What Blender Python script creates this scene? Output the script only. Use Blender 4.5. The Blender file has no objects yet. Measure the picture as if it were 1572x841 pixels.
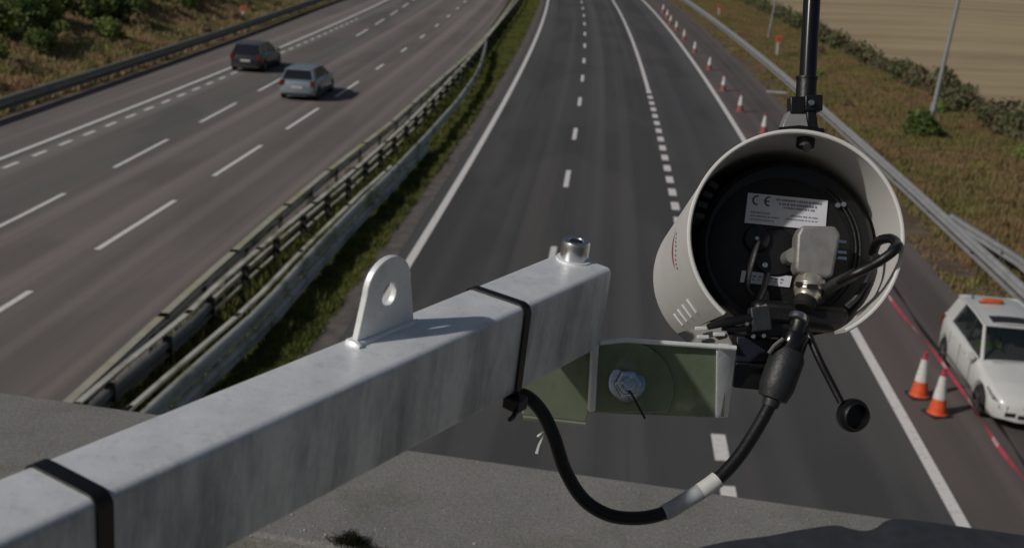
import bpy, bmesh, math, random
import numpy as np
from mathutils import Vector, Matrix

random.seed(4); rng = np.random.default_rng(4)
S = bpy.context.scene
COL = S.collection
R = math.radians

# ------------------------------------------------------------------ camera
CH = 8.79
PITCH, ROLL, FPX = .2975, .059, 1800.0
F0 = Vector((0, math.cos(PITCH), -math.sin(PITCH)))
R0 = Vector((1, 0, 0)); U0 = R0.cross(F0)
CR = R0*math.cos(ROLL) + U0*math.sin(ROLL)
CU = U0*math.cos(ROLL) - R0*math.sin(ROLL)
cam_d = bpy.data.cameras.new('camera'); cam = bpy.data.objects.new('camera', cam_d)
COL.objects.link(cam); S.camera = cam
M = Matrix((CR, CU, -F0)).transposed().to_4x4(); M.translation = (0, 0, CH)
cam.matrix_world = M
cam_d.sensor_width = 36; cam_d.lens = 36*FPX/1572
cam_d.clip_start = .02; cam_d.clip_end = 3000
cam_d.dof.use_dof = True; cam_d.dof.focus_distance = .95; cam_d.dof.aperture_fstop = 16

# ------------------------------------------------------------------ world, sun, exposure
SUN_DIR = Vector((-.70, -.41, .585)).normalized()          # towards the sun
el = math.asin(SUN_DIR.z); az = math.atan2(SUN_DIR.x, SUN_DIR.y)
w = bpy.data.worlds.new('World'); S.world = w; w.use_nodes = True
nt = w.node_tree; sky = nt.nodes.new('ShaderNodeTexSky'); sky.sky_type = 'NISHITA'
sky.sun_disc = False; sky.sun_elevation = el; sky.sun_rotation = az
sky.air_density = 1.2; sky.dust_density = 2.5; sky.ozone_density = 1.0
nt.links.new(sky.outputs[0], nt.nodes['Background'].inputs[0]); nt.nodes['Background'].inputs[1].default_value = .065
sl = bpy.data.lights.new('sun', 'SUN'); sl.energy = 4.95; sl.angle = R(1.6); sl.color = (1, .95, .88)
so = bpy.data.objects.new('sun', sl); COL.objects.link(so); so.location = (0, 0, 60)
so.rotation_euler = SUN_DIR.to_track_quat('Z', 'Y').to_euler()
S.view_settings.view_transform = 'Standard'; S.view_settings.look = 'None'
S.view_settings.exposure = -1.18; S.view_settings.gamma = 1
S.cycles.max_bounces = 6; S.cycles.transparent_max_bounces = 12

# ------------------------------------------------------------------ materials
def mat(name, col, rough=.6, metal=0, var=.15, scale=8, bump=0, bscale=None, col2=None, coord='Object',
        alpha=None, spec=.5, trans=0, stretch=None, detail=4, emit=None, coat=0):
    m = bpy.data.materials.new(name); m.use_nodes = True
    n = m.node_tree.nodes; l = m.node_tree.links; p = n['Principled BSDF']
    p.inputs['Roughness'].default_value = rough; p.inputs['Metallic'].default_value = metal
    p.inputs['Specular IOR Level'].default_value = spec
    p.inputs['Coat Weight'].default_value = coat
    if trans: p.inputs['Transmission Weight'].default_value = trans
    if alpha is not None: p.inputs['Alpha'].default_value = alpha; m.surface_render_method = 'DITHERED'
    c = (*col, 1)
    tc = n.new('ShaderNodeTexCoord'); mp = n.new('ShaderNodeMapping'); l.new(tc.outputs[coord], mp.inputs[0])
    if stretch: mp.inputs['Scale'].default_value = stretch
    if var or col2:
        ns = n.new('ShaderNodeTexNoise'); ns.inputs['Scale'].default_value = scale; ns.inputs['Detail'].default_value = detail
        l.new(mp.outputs[0], ns.inputs['Vector'])
        cr = n.new('ShaderNodeValToRGB'); cr.color_ramp.elements[0].position = .34; cr.color_ramp.elements[1].position = .66
        d = (*(col2 if col2 else [v*(1+var) for v in col]), 1)
        cr.color_ramp.elements[0].color = c if col2 else (*[v*(1-var) for v in col], 1); cr.color_ramp.elements[1].color = d
        l.new(ns.outputs[0], cr.inputs[0]); l.new(cr.outputs[0], p.inputs['Base Color'])
    else: p.inputs['Base Color'].default_value = c
    if bump:
        nb = n.new('ShaderNodeTexNoise'); nb.inputs['Scale'].default_value = bscale or scale*3; nb.inputs['Detail'].default_value = 5
        l.new(mp.outputs[0], nb.inputs['Vector'])
        bp = n.new('ShaderNodeBump'); bp.inputs['Strength'].default_value = bump; bp.inputs['Distance'].default_value = .01
        l.new(nb.outputs[0], bp.inputs['Height']); l.new(bp.outputs[0], p.inputs['Normal'])
    return m

def N(m, t, **k):
    q = m.node_tree.nodes.new(t)
    for a, b in k.items(): setattr(q, a, b)
    return q
def mixc(m, a, b, f, blend='MIX'):
    q = N(m, 'ShaderNodeMix'); q.data_type = 'RGBA'; q.blend_type = blend
    L = m.node_tree.links
    for s, v in ((q.inputs[0], f), (q.inputs[6], a), (q.inputs[7], b)):
        if isinstance(v, bpy.types.NodeSocket): L.new(v, s)
        else: s.default_value = v if not isinstance(v, tuple) else (*v, 1)
    return q.outputs[2]
def ramp(m, src, p0, p1, c0=(0, 0, 0), c1=(1, 1, 1)):
    q = N(m, 'ShaderNodeValToRGB'); q.color_ramp.elements[0].position = p0; q.color_ramp.elements[1].position = p1
    q.color_ramp.elements[0].color = (*c0, 1); q.color_ramp.elements[1].color = (*c1, 1)
    m.node_tree.links.new(src, q.inputs[0]); return q.outputs[0]
def noise(m, coord, scale, stretch=(1, 1, 1), detail=5, rough=.55, loc=(0, 0, 0)):
    tc = N(m, 'ShaderNodeTexCoord'); mp = N(m, 'ShaderNodeMapping'); mp.inputs['Scale'].default_value = stretch
    mp.inputs['Location'].default_value = loc
    m.node_tree.links.new(tc.outputs[coord], mp.inputs[0])
    q = N(m, 'ShaderNodeTexNoise'); q.inputs['Scale'].default_value = scale; q.inputs['Detail'].default_value = detail
    q.inputs['Roughness'].default_value = rough
    m.node_tree.links.new(mp.outputs[0], q.inputs['Vector']); return q.outputs[0]
def base(name, rough=.8, metal=0, spec=.4):
    m = bpy.data.materials.new(name); m.use_nodes = True; p = m.node_tree.nodes['Principled BSDF']
    p.inputs['Roughness'].default_value = rough; p.inputs['Metallic'].default_value = metal
    p.inputs['Specular IOR Level'].default_value = spec
    return m, p
def bumpit(m, p, h, s=.3, dist=.02):
    b = N(m, 'ShaderNodeBump'); b.inputs['Strength'].default_value = s; b.inputs['Distance'].default_value = dist
    m.node_tree.links.new(h, b.inputs['Height']); m.node_tree.links.new(b.outputs[0], p.inputs['Normal'])

def asphalt(name, ca, cb, cc, tracks=.25):
    """u of the UV map runs across the road in metres, v along it"""
    m, p = base(name, .85, 0, .35)
    fine = noise(m, 'Object', 22, detail=8, rough=.75)
    big = noise(m, 'UV', .5, (1, .12, 1), 4)
    c = mixc(m, ca, cb, ramp(m, big, .38, .62))
    pat = noise(m, 'UV', .9, (1, .02, 1), 3, loc=(3, 1, 0))
    c = mixc(m, c, cc, ramp(m, pat, .45, .7))
    patch = noise(m, 'UV', .35, (1, .25, 1), 3, .4, loc=(13, 4, 0))
    c = mixc(m, c, tuple(v*.80 for v in ca), ramp(m, patch, .50, .56, (0, 0, 0), (.6, .6, .6)))
    track = noise(m, 'UV', 1.1, (1, .004, 1), 1, loc=(1, 1, 0))
    c = mixc(m, c, tuple(v*1.7 for v in cb), ramp(m, track, .46, .70, (0, 0, 0), (.55, .55, .55)))
    seams = noise(m, 'UV', 3.5, (1, .006, 1), 2, loc=(7, 4, 0))
    c = mixc(m, c, tuple(v*.62 for v in ca), ramp(m, seams, .60, .75, (0, 0, 0), (tracks*2,)*3))
    c = mixc(m, c, (.5, .5, .5), ramp(m, fine, .35, .75, (0, 0, 0), (.045, .045, .045)))
    c2 = mixc(m, c, (.02, .02, .02), ramp(m, noise(m, 'Object', 40, detail=3, loc=(2, 2, 2)), .5, .8, (0, 0, 0), (.5, .5, .5)))
    m.node_tree.links.new(c2, p.inputs['Base Color']); bumpit(m, p, fine, .35, .01)
    return m

MT = {}
MT['asphalt'] = asphalt('asphalt_dark', (.063, .064, .069), (.076, .075, .075), (.086, .079, .075))
MT['asphalt_red'] = asphalt('asphalt_reddish', (.170, .145, .137), (.192, .162, .153), (.140, .126, .120), .2)
MT['asphalt_sh'] = asphalt('asphalt_shoulder', (.078, .073, .069), (.105, .086, .081), (.115, .088, .083))
MT['asphalt_grn'] = asphalt('asphalt_grey', (.135, .135, .124), (.160, .146, .137), (.17, .14, .13))
def paint(name, col):
    m, p = base(name, .6)
    c = mixc(m, col, (.16, .15, .15), ramp(m, noise(m, 'Object', 9, detail=8, rough=.7), .52, .78, (0, 0, 0), (.7, .7, .7)))
    m.node_tree.links.new(c, p.inputs['Base Color']); return m
MT['paint'] = paint('road_paint', (.80, .77, .76))
MT['channel'] = mat('drain_concrete', (.125, .110, .100), .9, var=.28, scale=2.2, bump=.3, bscale=30)
# soil and low growth under the grass
def soil(name, a, b, c, s=.35):
    m, p = base(name, .95, 0, .2)
    x = mixc(m, a, b, ramp(m, noise(m, 'Object', s, detail=6, rough=.65), .4, .6))
    x = mixc(m, x, c, ramp(m, noise(m, 'Object', s*3.3, detail=6, rough=.7, loc=(5, 3, 1)), .5, .68))
    m.node_tree.links.new(x, p.inputs['Base Color'])
    bumpit(m, p, noise(m, 'Object', 3, detail=8, rough=.8), .8, .1); return m
MT['ground'] = soil('verge_soil', (.125, .105, .055), (.10, .105, .040), (.17, .125, .070))
MT['median_soil'] = soil('median_soil', (.075, .075, .032), (.060, .070, .026), (.11, .09, .05), .6)
MT['dirt'] = soil('dirt_strip', (.16, .125, .085), (.11, .080, .058), (.20, .165, .12), .8)
m, p = base('wheat_field', .95, 0, .2)
x = mixc(m, (.39, .305, .19), (.44, .35, .225), ramp(m, noise(m, 'Object', .5, (.15, 1, 1), 6, .7), .35, .65))
x = mixc(m, x, (.28, .215, .135), ramp(m, noise(m, 'Object', .08, (.35, 1.6, 1), 5, .6, (3, 3, 0)), .42, .62, (0, 0, 0), (.9,)*3))
x = mixc(m, x, (.22, .175, .11), ramp(m, noise(m, 'Object', .6, (.06, 1.4, 1), 4, .6, (8, 2, 0)), .6, .78, (0, 0, 0), (.5,)*3))
m.node_tree.links.new(x, p.inputs['Base Color']); bumpit(m, p, noise(m, 'Object', 4, detail=8, rough=.8), .25, .03)
MT['field'] = m
def leafy(name, cols, s=.5, rough=.7):
    m, p = base(name, rough, 0, .25)
    g = N(m, 'ShaderNodeNewGeometry')
    x = mixc(m, cols[0], cols[1], ramp(m, g.outputs['Random Per Island'], .1, .9))
    if len(cols) > 2: x = mixc(m, x, cols[2], ramp(m, noise(m, 'Object', s, detail=5, rough=.65), .44, .6))
    if len(cols) > 3: x = mixc(m, x, cols[3], ramp(m, noise(m, 'Object', s*2.3, detail=5, rough=.65, loc=(9, 4, 0)), .54, .68))
    m.node_tree.links.new(x, p.inputs['Base Color'])
    tr = N(m, 'ShaderNodeBsdfTranslucent'); mx = N(m, 'ShaderNodeMixShader'); mx.inputs[0].default_value = .38
    m.node_tree.links.new(x, tr.inputs[0]); L = m.node_tree.links; L.new(p.outputs[0], mx.inputs[1]); L.new(tr.outputs[0], mx.inputs[2])
    L.new(mx.outputs[0], m.node_tree.nodes['Material Output'].inputs[0])
    return m
MT['grass_med'] = leafy('grass_median', [(0.15, 0.185, 0.045), (0.24, 0.26, 0.065), (0.11, 0.13, 0.04), (0.32, 0.3, 0.11)], .7)
MT['grass_right'] = leafy('grass_verge', [(0.2, 0.2, 0.072), (0.31, 0.25, 0.11), (0.35, 0.235, 0.13), (0.36, 0.35, 0.115)], .22)
MT['grass_left'] = leafy('grass_bank', [(0.306, 0.296, 0.126), (0.468, 0.368, 0.208), (0.504, 0.342, 0.216), (0.396, 0.414, 0.126)], .25)
MT['leaf_dark'] = leafy('leaf_dark', [(0.088, 0.146, 0.043), (0.186, 0.254, 0.078), (0.117, 0.156, 0.049)], 1.5)
MT['leaf_mid'] = leafy('leaf_mid', [(0.177, 0.254, 0.064), (0.338, 0.414, 0.126), (0.22, 0.254, 0.092)], 1.5)
MT['leaf_brown'] = leafy('leaf_brown', [(0.266, 0.189, 0.115), (0.364, 0.266, 0.161), (0.224, 0.203, 0.105)], 1.5)
MT['leaf_hedge'] = leafy('leaf_hedge', [(0.1, 0.128, 0.055), (0.163, 0.182, 0.088), (0.201, 0.163, 0.1)], .6)
MT['twig'] = mat('twig_bark', (.07, .05, .035), .9)
# metals and plastics
def galv(name, a, b, rough=.45, metal=.55, s=18, st=(1, 1, 1), c3=None):
    m, p = base(name, rough, metal, .5)
    L = m.node_tree.links
    x = mixc(m, a, b, ramp(m, noise(m, 'Object', s, st, 6, .6), .35, .65))
    x = mixc(m, x, tuple(v*.55 for v in a), ramp(m, noise(m, 'Object', s*2.6, st, 5, .7, (4, 4, 4)), .55, .8, (0, 0, 0), (.55,)*3))
    if c3: x = mixc(m, x, c3, ramp(m, noise(m, 'Object', s*.4, detail=4, loc=(1, 7, 3)), .5, .66))
    L.new(x, p.inputs['Base Color'])
    r = ramp(m, noise(m, 'Object', s*1.5, st, 4, .6, (2, 0, 5)), .3, .7, (rough-.12,)*3, (rough+.15,)*3)
    L.new(r, p.inputs['Roughness'])
    bumpit(m, p, noise(m, 'Object', s*9, detail=5), .12, .0012)
    return m
MT['galv_arm'] = galv('galvanised_steel', (.78, .80, .82), (.88, .90, .92), .45, .3, 30)
MT['galv_tube'] = galv('galvanised_tube_streaked', (.78, .80, .83), (.87, .89, .92), .42, .30, 40, (1, 1, .3))
m_ = MT['galv_tube']; p_ = m_.node_tree.nodes['Principled BSDF']; L_ = p_.inputs['Base Color'].links[0].from_socket
ge = N(m_, 'ShaderNodeNewGeometry'); sx = N(m_, 'ShaderNodeSeparateXYZ'); m_.node_tree.links.new(ge.outputs['Normal'], sx.inputs[0])
side = ramp(m_, sx.outputs[2], .25, .75, (1, 1, 1), (.12, .12, .12))       # the rain-washed top stays cleaner than the streaked sides
def times(m, a, b):
    q = N(m, 'ShaderNodeMath'); q.operation = 'MULTIPLY'; m.node_tree.links.new(a, q.inputs[0]); m.node_tree.links.new(b, q.inputs[1]); return q.outputs[0]
x = mixc(m_, L_, (.19, .215, .24), times(m_, side, ramp(m_, noise(m_, 'Object', 26, (1, 1, .22), 7, .72, (6, 6, 2)), .40, .66, (.12,)*3, (.8,)*3)))
x = mixc(m_, x, (.80, .82, .84), times(m_, side, ramp(m_, noise(m_, 'Object', 90, (1, 1, .10), 4, .7, (1, 9, 2)), .60, .74, (0, 0, 0), (.45,)*3)))
x = mixc(m_, x, (.40, .42, .45), ramp(m_, noise(m_, 'Object', 240, (1, 1, 1), 3, .6, (5, 9, 2)), .58, .72, (0, 0, 0), (.28,)*3))
m_.node_tree.links.new(x, p_.inputs['Base Color'])
MT['galv_green'] = galv('green_reflection_zinc', (.25, .32, .20), (.36, .42, .31), .30, .45, 16)  # green reflection put into the zinc's base colour
MT['rail'] = galv('weathered_galvanised_rail', (.54, .535, .485), (.64, .625, .565), .6, .25, 2.5, c3=(.25, .25, .16))
MT['rail_lichen'] = galv('lichen_stained_rail', (.38, .37, .30), (.46, .44, .36), .7, .15, 2.2, c3=(.36, .35, .16))
MT['rail_left'] = galv('dull_green_grey_rail', (.26, .28, .235), (.34, .35, .30), .7, .15, 2.2)
MT['post_dark'] = mat('dark_barrier_post', (.022, .022, .022), .7, var=.3)
MT['rail_r'] = galv('galvanised_rail_grey', (.34, .35, .36), (.42, .43, .44), .5, .35, 2.5)
MT['rail_dark'] = galv('shaded_dark_rail', (.16, .165, .17), (.22, .225, .23), .7, .2, 2.5)
MT['post'] = galv('barrier_post_steel', (.10, .10, .095), (.17, .165, .155), .7, .2, 3)
MT['lamp'] = galv('lamp_post_steel', (.24, .26, .27), (.30, .32, .33), .6, .2, 2)
MT['steel'] = mat('bright_steel', (.55, .56, .58), .28, .95, var=.1, scale=60)
MT['chrome'] = mat('zinc_bolt', (.50, .54, .60), .25, .95, var=.25, scale=90)
MT['hole'] = mat('dark_recess', (.006, .006, .006), .8, var=0)
MT['black'] = mat('black_plastic', (.0045, .0045, .005), .42, var=.2, scale=40, bump=.05, bscale=300)
MT['blackm'] = mat('black_matt_plastic', (.005, .005, .006), .6, var=.25, scale=60, bump=.1, bscale=400)
MT['blackg'] = mat('black_gloss', (.006, .006, .009), .16, var=.1, scale=30)
MT['blacklt'] = mat('dark_grey_rubber', (.016, .018, .020), .5, var=.2, scale=80, bump=.08, bscale=300)
MT['navy'] = mat('navy_plastic', (.009, .010, .024), .5, var=.1, scale=40)
m, p = base('white_powder_coat', .33, 0, .5)
x = mixc(m, (.635, .625, .61), (.69, .68, .665), ramp(m, noise(m, 'Object', 12, detail=5), .35, .65))
x = mixc(m, x, (.36, .34, .32), ramp(m, noise(m, 'Object', 55, (1, 1, 1), 6, .75, (3, 1, 2)), .62, .8, (0, 0, 0), (.55,)*3))
m.node_tree.links.new(x, p.inputs['Base Color'])
MT['shell'] = m
MT['connector'] = mat('grey_cast_connector', (.25, .245, .24), .48, .3, var=.10, scale=120, bump=.10, bscale=900)
MT['gland'] = mat('nickel_gland', (.62, .58, .50), .3, .75, var=.2, scale=120)
MT['skirt'] = mat('grey_skirt', (.20, .195, .18), .6, var=.1, scale=60)
MT['label'] = mat('label_paper', (.62, .63, .68), .45, var=.05, scale=60)
MT['ink'] = mat('label_ink', (.03, .035, .07), .5, var=0)
MT['inkg'] = mat('label_small_print', (.20, .20, .25), .5, var=0)
MT['inkr'] = mat('logo_red', (.42, .04, .05), .5, var=0)
MT['white_sleeve'] = mat('white_sleeve', (.62, .62, .60), .5, var=.08, scale=80)
MT['clear_sleeve'] = mat('clear_shrink_sleeve', (.34, .36, .38), .25, var=.25, scale=60)
# coping
m, p = base('speckled_coping_felt', .9, 0, .3)
x = mixc(m, (.195, .192, .186), (.255, .25, .24), ramp(m, noise(m, 'Object', 4, detail=8, rough=.7), .35, .65))
x = mixc(m, x, (.165, .168, .14), ramp(m, noise(m, 'Object', 7, detail=6, loc=(2, 5, 1)), .52, .7))
x = mixc(m, x, (.42, .40, .37), ramp(m, noise(m, 'Object', 260, detail=2, loc=(3, 3, 1)), .59, .68, (0, 0, 0), (.9,)*3))
x = mixc(m, x, (.30, .27, .24), ramp(m, noise(m, 'Object', 90, detail=3, loc=(2, 0, 1)), .5, .72, (0, 0, 0), (.7,)*3))
x = mixc(m, x, (.12, .12, .117), ramp(m, noise(m, 'Object', 170, detail=3, loc=(6, 0, 1)), .5, .7, (0, 0, 0), (.8,)*3))
m.node_tree.links.new(x, p.inputs['Base Color']); bumpit(m, p, noise(m, 'Object', 180, detail=6, rough=.8), .6, .003)
MT['coping'] = m
MT['concrete'] = mat('bridge_concrete', (.25, .24, .22), .9, var=.2, scale=2, bump=.4, bscale=25)
MT['chip'] = mat('pale_chipping', (.40, .38, .36), .6, var=.35, scale=40)
MT['navysheet'] = mat('navy_matt', (.026, .029, .040), .95, var=.2, scale=30, bump=.2, bscale=600)
MT['moss'] = leafy('moss', [(.015, .018, .008), (.03, .035, .015)], 20)
# vehicles
MT['carwhite'] = mat('white_car_paint', (.62, .63, .62), .25, var=.03, scale=3, coat=.6)
MT['carblue'] = mat('blue_silver_car_paint', (.27, .34, .40), .25, .35, var=.05, scale=3, coat=.6)
MT['cardark'] = mat('dark_car_paint', (.035, .038, .05), .25, .3, var=.05, scale=3, coat=.6)
MT['carglass'] = mat('car_glass', (.012, .018, .022), .06, var=0, alpha=.50, spec=.8)
MT['carglassd'] = mat('dark_car_glass', (.010, .012, .018), .08, var=0, spec=.8)
MT['tyre'] = mat('tyre_rubber', (.02, .02, .02), .8, var=.2)
MT['rim'] = mat('alloy_rim', (.42, .43, .44), .35, .8, var=.05)
MT['trim'] = mat('black_trim', (.02, .02, .022), .6, var=.1)
MT['lampglass'] = mat('headlamp_lens', (.45, .46, .47), .12, .4, var=.15, scale=25)
MT['redlens'] = mat('red_lens', (.14, .015, .015), .2, var=.1)
MT['amber'] = mat('amber_lens', (.60, .11, .03), .3, var=.1)
MT['plate_y'] = mat('number_plate', (.55, .53, .45), .4, var=.05)
MT['hivis'] = mat('hi_vis_yellow', (.34, .56, .05), .8, var=.1)
MT['skin'] = mat('skin', (.42, .26, .19), .6, var=.08)
MT['cloth'] = mat('dark_seat_cloth', (.03, .03, .035), .9, var=.2)
MT['hair'] = mat('brown_hair', (.05, .03, .02), .8, var=.2)
MT['cone_o'] = mat('cone_orange', (.72, .10, .035), .5, var=.12, scale=9)
MT['cone_w'] = mat('cone_reflective_white', (.62, .62, .60), .4, var=.15, scale=14)
MT['cone_r'] = mat('cone_faded_red', (.26, .085, .075), .55, var=.15, scale=9)
MT['tape'] = mat('red_barrier_tape', (.40, .05, .085), .5, var=.15, scale=5)
MT['tape_w'] = mat('white_barrier_tape', (.48, .28, .30), .5, var=.1)
MT['marker_w'] = mat('marker_post_white', (.50, .48, .45), .6, var=.1)
MT['marker_o'] = mat('marker_head_orange', (.62, .13, .05), .5, var=.1)

# ------------------------------------------------------------------ mesh helpers
class B:
    def __init__(s): s.v = []; s.f = []; s.uv = None
    def add(s, v, f):
        o = len(s.v); s.v += [tuple(x) for x in v]; s.f += [tuple(i+o for i in q) for q in f]; return s
    def box(s, c, h, X=(1, 0, 0), Y=(0, 1, 0), Z=(0, 0, 1), taper=1.0):
        c, X, Y, Z = map(Vector, (c, X, Y, Z)); v = []
        for k in (-1, 1):
            t = taper if k > 0 else 1
            for i, j in ((-1, -1), (1, -1), (1, 1), (-1, 1)): v.append(c+X*h[0]*i*t+Y*h[1]*j*t+Z*h[2]*k)
        return s.add(v, [(3, 2, 1, 0), (4, 5, 6, 7), (0, 1, 5, 4), (1, 2, 6, 5), (2, 3, 7, 6), (3, 0, 4, 7)])
    def tube(s, pts, r, n=12, caps=True, flat=1.0):
        pts = [Vector(p) for p in pts]; rs = r if isinstance(r, (list, tuple)) else [r]*len(pts)
        t0 = (pts[1]-pts[0]).normalized(); u = t0.orthogonal().normalized(); v = []
        for i, p in enumerate(pts):
            t = (pts[min(i+1, len(pts)-1)]-pts[max(i-1, 0)])
            if t.length < 1e-9: t = t0
            t = t.normalized(); u = (u-t*u.dot(t)).normalized(); b = t.cross(u); t0 = t
            for k in range(n):
                a = 2*math.pi*k/n; v.append(p+u*math.cos(a)*rs[i]+b*math.sin(a)*rs[i]*flat)
        f = [(i*n+k, i*n+(k+1) % n, (i+1)*n+(k+1) % n, (i+1)*n+k) for i in range(len(pts)-1) for k in range(n)]
        if caps: f += [tuple(range(n-1, -1, -1)), tuple((len(pts)-1)*n+k for k in range(n))]
        return s.add(v, f)
    def lathe(s, c, ax, prof, n=32, phase=0):
        """prof: (radius, height along ax)"""
        c, ax = Vector(c), Vector(ax).normalized(); u = ax.orthogonal().normalized(); b = ax.cross(u); v = []
        for r, h in prof:
            for k in range(n):
                a = phase+2*math.pi*k/n; v.append(c+ax*h+u*math.cos(a)*r+b*math.sin(a)*r)
        f = [(i*n+k, i*n+(k+1) % n, (i+1)*n+(k+1) % n, (i+1)*n+k) for i in range(len(prof)-1) for k in range(n)]
        f += [tuple(range(n-1, -1, -1)), tuple((len(prof)-1)*n+k for k in range(n))]
        return s.add(v, f)
    def prism(s, poly, d):
        """planar polygon of 3-D points, extruded by vector d"""
        n = len(poly); d = Vector(d); v = [Vector(p) for p in poly]; v += [q+d for q in v]
        return s.add(v, [tuple(range(n-1, -1, -1)), tuple(range(n, 2*n))]+[(i, (i+1) % n, n+(i+1) % n, n+i) for i in range(n)])
    def ringplate(s, c, u, v_, outer, hole, d):
        """plate with a hole: outer and hole are equal-length lists of 2-D points"""
        c, u, v_, d = map(Vector, (c, u, v_, d)); n = len(outer)
        P = lambda p: c+u*p[0]+v_*p[1]
        vs = [P(p) for p in outer]+[P(p) for p in hole]+[P(p)+d for p in outer]+[P(p)+d for p in hole]
        f = []
        for i in range(n):
            j = (i+1) % n
            f += [(i, j, n+j, n+i), (2*n+i, 3*n+i, 3*n+j, 2*n+j), (i, 2*n+i, 2*n+j, j), (n+i, n+j, 3*n+j, 3*n+i)]
        return s.add(vs, f)
    def grid(s, rows, flip=False):
        n = len(rows[0]); v = [p for r in rows for p in r]
        f = [(i*n+k, i*n+k+1, (i+1)*n+k+1, (i+1)*n+k) for i in range(len(rows)-1) for k in range(n-1)]
        if flip: f = [q[::-1] for q in f]
        return s.add(v, f)

ORG = {}
def props(o, label=None, cat=None, group=None, kind=None):
    if label: o['label'] = label
    if cat: o['category'] = cat
    if group: o['group'] = group
    if kind: o['kind'] = kind
    return o
def obj(name, b, m, parent=None, smooth=False, bevel=0, label=None, cat=None, group=None, kind=None, loc=None, seg=2, recalc=True, solid=0):
    me = bpy.data.meshes.new(name); org = ORG.get(parent, Vector((0, 0, 0))) if parent else Vector(loc or (0, 0, 0))
    me.from_pydata([tuple(Vector(v)-org) for v in b.v], [], b.f)
    if recalc:
        bm = bmesh.new(); bm.from_mesh(me); bmesh.ops.recalc_face_normals(bm, faces=bm.faces); bm.to_mesh(me); bm.free()
    me.materials.append(m)
    if smooth:
        me.polygons.foreach_set('use_smooth', [True]*len(me.polygons)); me.set_sharp_from_angle(angle=R(38))
    o = bpy.data.objects.new(name, me); COL.objects.link(o)
    if parent: o.parent = parent; ORG[o] = org
    else: o.location = org; ORG[o] = org
    if solid:
        q = o.modifiers.new('solid', 'SOLIDIFY'); q.thickness = solid; q.offset = -1
    if bevel:
        q = o.modifiers.new('bevel', 'BEVEL'); q.width = bevel; q.segments = seg; q.limit_method = 'ANGLE'; q.angle_limit = R(35); q.harden_normals = False
        me.polygons.foreach_set('use_smooth', [True]*len(me.polygons)); me.set_sharp_from_angle(angle=R(50))
    return props(o, label, cat, group, kind)
def thing(name, label, cat, loc=(0, 0, 0), group=None, local=False):
    o = bpy.data.objects.new(name, None); COL.objects.link(o); o.location = loc; o.empty_display_size = .1
    ORG[o] = Vector((0, 0, 0)) if local else Vector(loc)
    return props(o, label, cat, group)
def part(name, me_src, parent, loc=(0, 0, 0), rot=(0, 0, 0)):
    o = me_src.copy(); COL.objects.link(o); o.name = name; o.parent = parent; o.location = loc; o.rotation_euler = rot
    return o
def dup(root, loc, rz=None, label=None, group=None):
    c = root.copy(); COL.objects.link(c); c.location = loc
    if rz is not None: c.rotation_euler[2] = rz
    if label: c['label'] = label
    if group: c['group'] = group
    for ch in list(root.children):
        d = ch.copy(); COL.objects.link(d); d.parent = c
        for g in list(ch.children):
            e = g.copy(); COL.objects.link(e); e.parent = d
    return c
def nmesh(name, v, f, m, **k):
    """fast path for numpy triangle soups"""
    me = bpy.data.meshes.new(name); v = np.asarray(v, np.float32).reshape(-1, 3); f = np.asarray(f, np.int32)
    me.vertices.add(len(v)); me.vertices.foreach_set('co', v.ravel())
    n = f.shape[1]; me.loops.add(f.size); me.loops.foreach_set('vertex_index', f.ravel())
    me.polygons.add(len(f)); me.polygons.foreach_set('loop_start', np.arange(0, f.size, n, dtype=np.int32))
    me.update(calc_edges=True); me.materials.append(m)
    o = bpy.data.objects.new(name, me); COL.objects.link(o); return props(o, **k)

# ------------------------------------------------------------------ road geometry (metres; y runs away from the bridge)
def lin(f, y, y1=145):
    if y <= y1: return f(y)
    return f(y1)+(f(y1)-f(y1-1))*(y-y1)
xB = lambda y: lin(lambda t: -1.332+.0855*t-.0002356*t*t, y)
xA = lambda y: xB(y)-3.65
xC = lambda y: xB(y)+3.65
xD = lambda y: xB(y)+7.30
x1 = lambda y: lin(lambda t: -12.97+.0901*t-.000295*t*t, y)      # left carriageway, lane line nearest the median
Y0, Y1 = -30, 420
YS = [Y0+i*3 for i in range(int((Y1-Y0)/3)+1)]
def strip(name, xa, xb, m, z=0, n=2, ys=YS, thick=.0, kind='structure', parent=None, edge=0):
    b = B(); rows = []; uv = []
    for y in ys:
        a, c = xa(y), xb(y)
        if edge: a += random.uniform(-edge, edge); c += random.uniform(-edge, edge)
        rows.append([(a+(c-a)*k/(n-1), y, z) for k in range(n)])
    b.grid(rows, flip=True)
    o = obj(name, b, m, parent, recalc=False)
    me = o.data; ul = me.uv_layers.new(name='UVMap')
    for lp in me.loops:
        co = me.vertices[lp.vertex_index].co; ul.data[lp.index].uv = (co.x-xB(co.y), co.y)
    if not parent: props(o, kind=kind)
    return o

# ground sheet with the left bank
def gz(x, y):
    z = -.04
    e = x1(y)-7.35-3.9
    if x < e: z += min(3.4, max(0, (e-x-1.2)*.30))
    r = xD(y)+5.4
    if x > r+9: z += min(.5, (x-r-9)*.03)
    return z
gx = sorted(set([-400, -250, -160, -110, -80, -60, -50]+list(range(-46, -12, 2))+list(range(-12, 15, 3))+list(range(15, 45, 3))+[50, 60, 80, 110, 160, 250, 400]))
gy = [-60, -30]+list(range(-20, 160, 5))+[170, 190, 220, 260, 320, 420, 600]
b = B(); b.grid([[(x, y, gz(x, y)+(random.uniform(-.12, .12) if (x < -24 or x > 20) and -20 < y < 160 else 0)) for x in gx] for y in gy], flip=True)
ground = obj('ground', b, MT['ground'], recalc=False, smooth=True, kind='structure')

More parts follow.
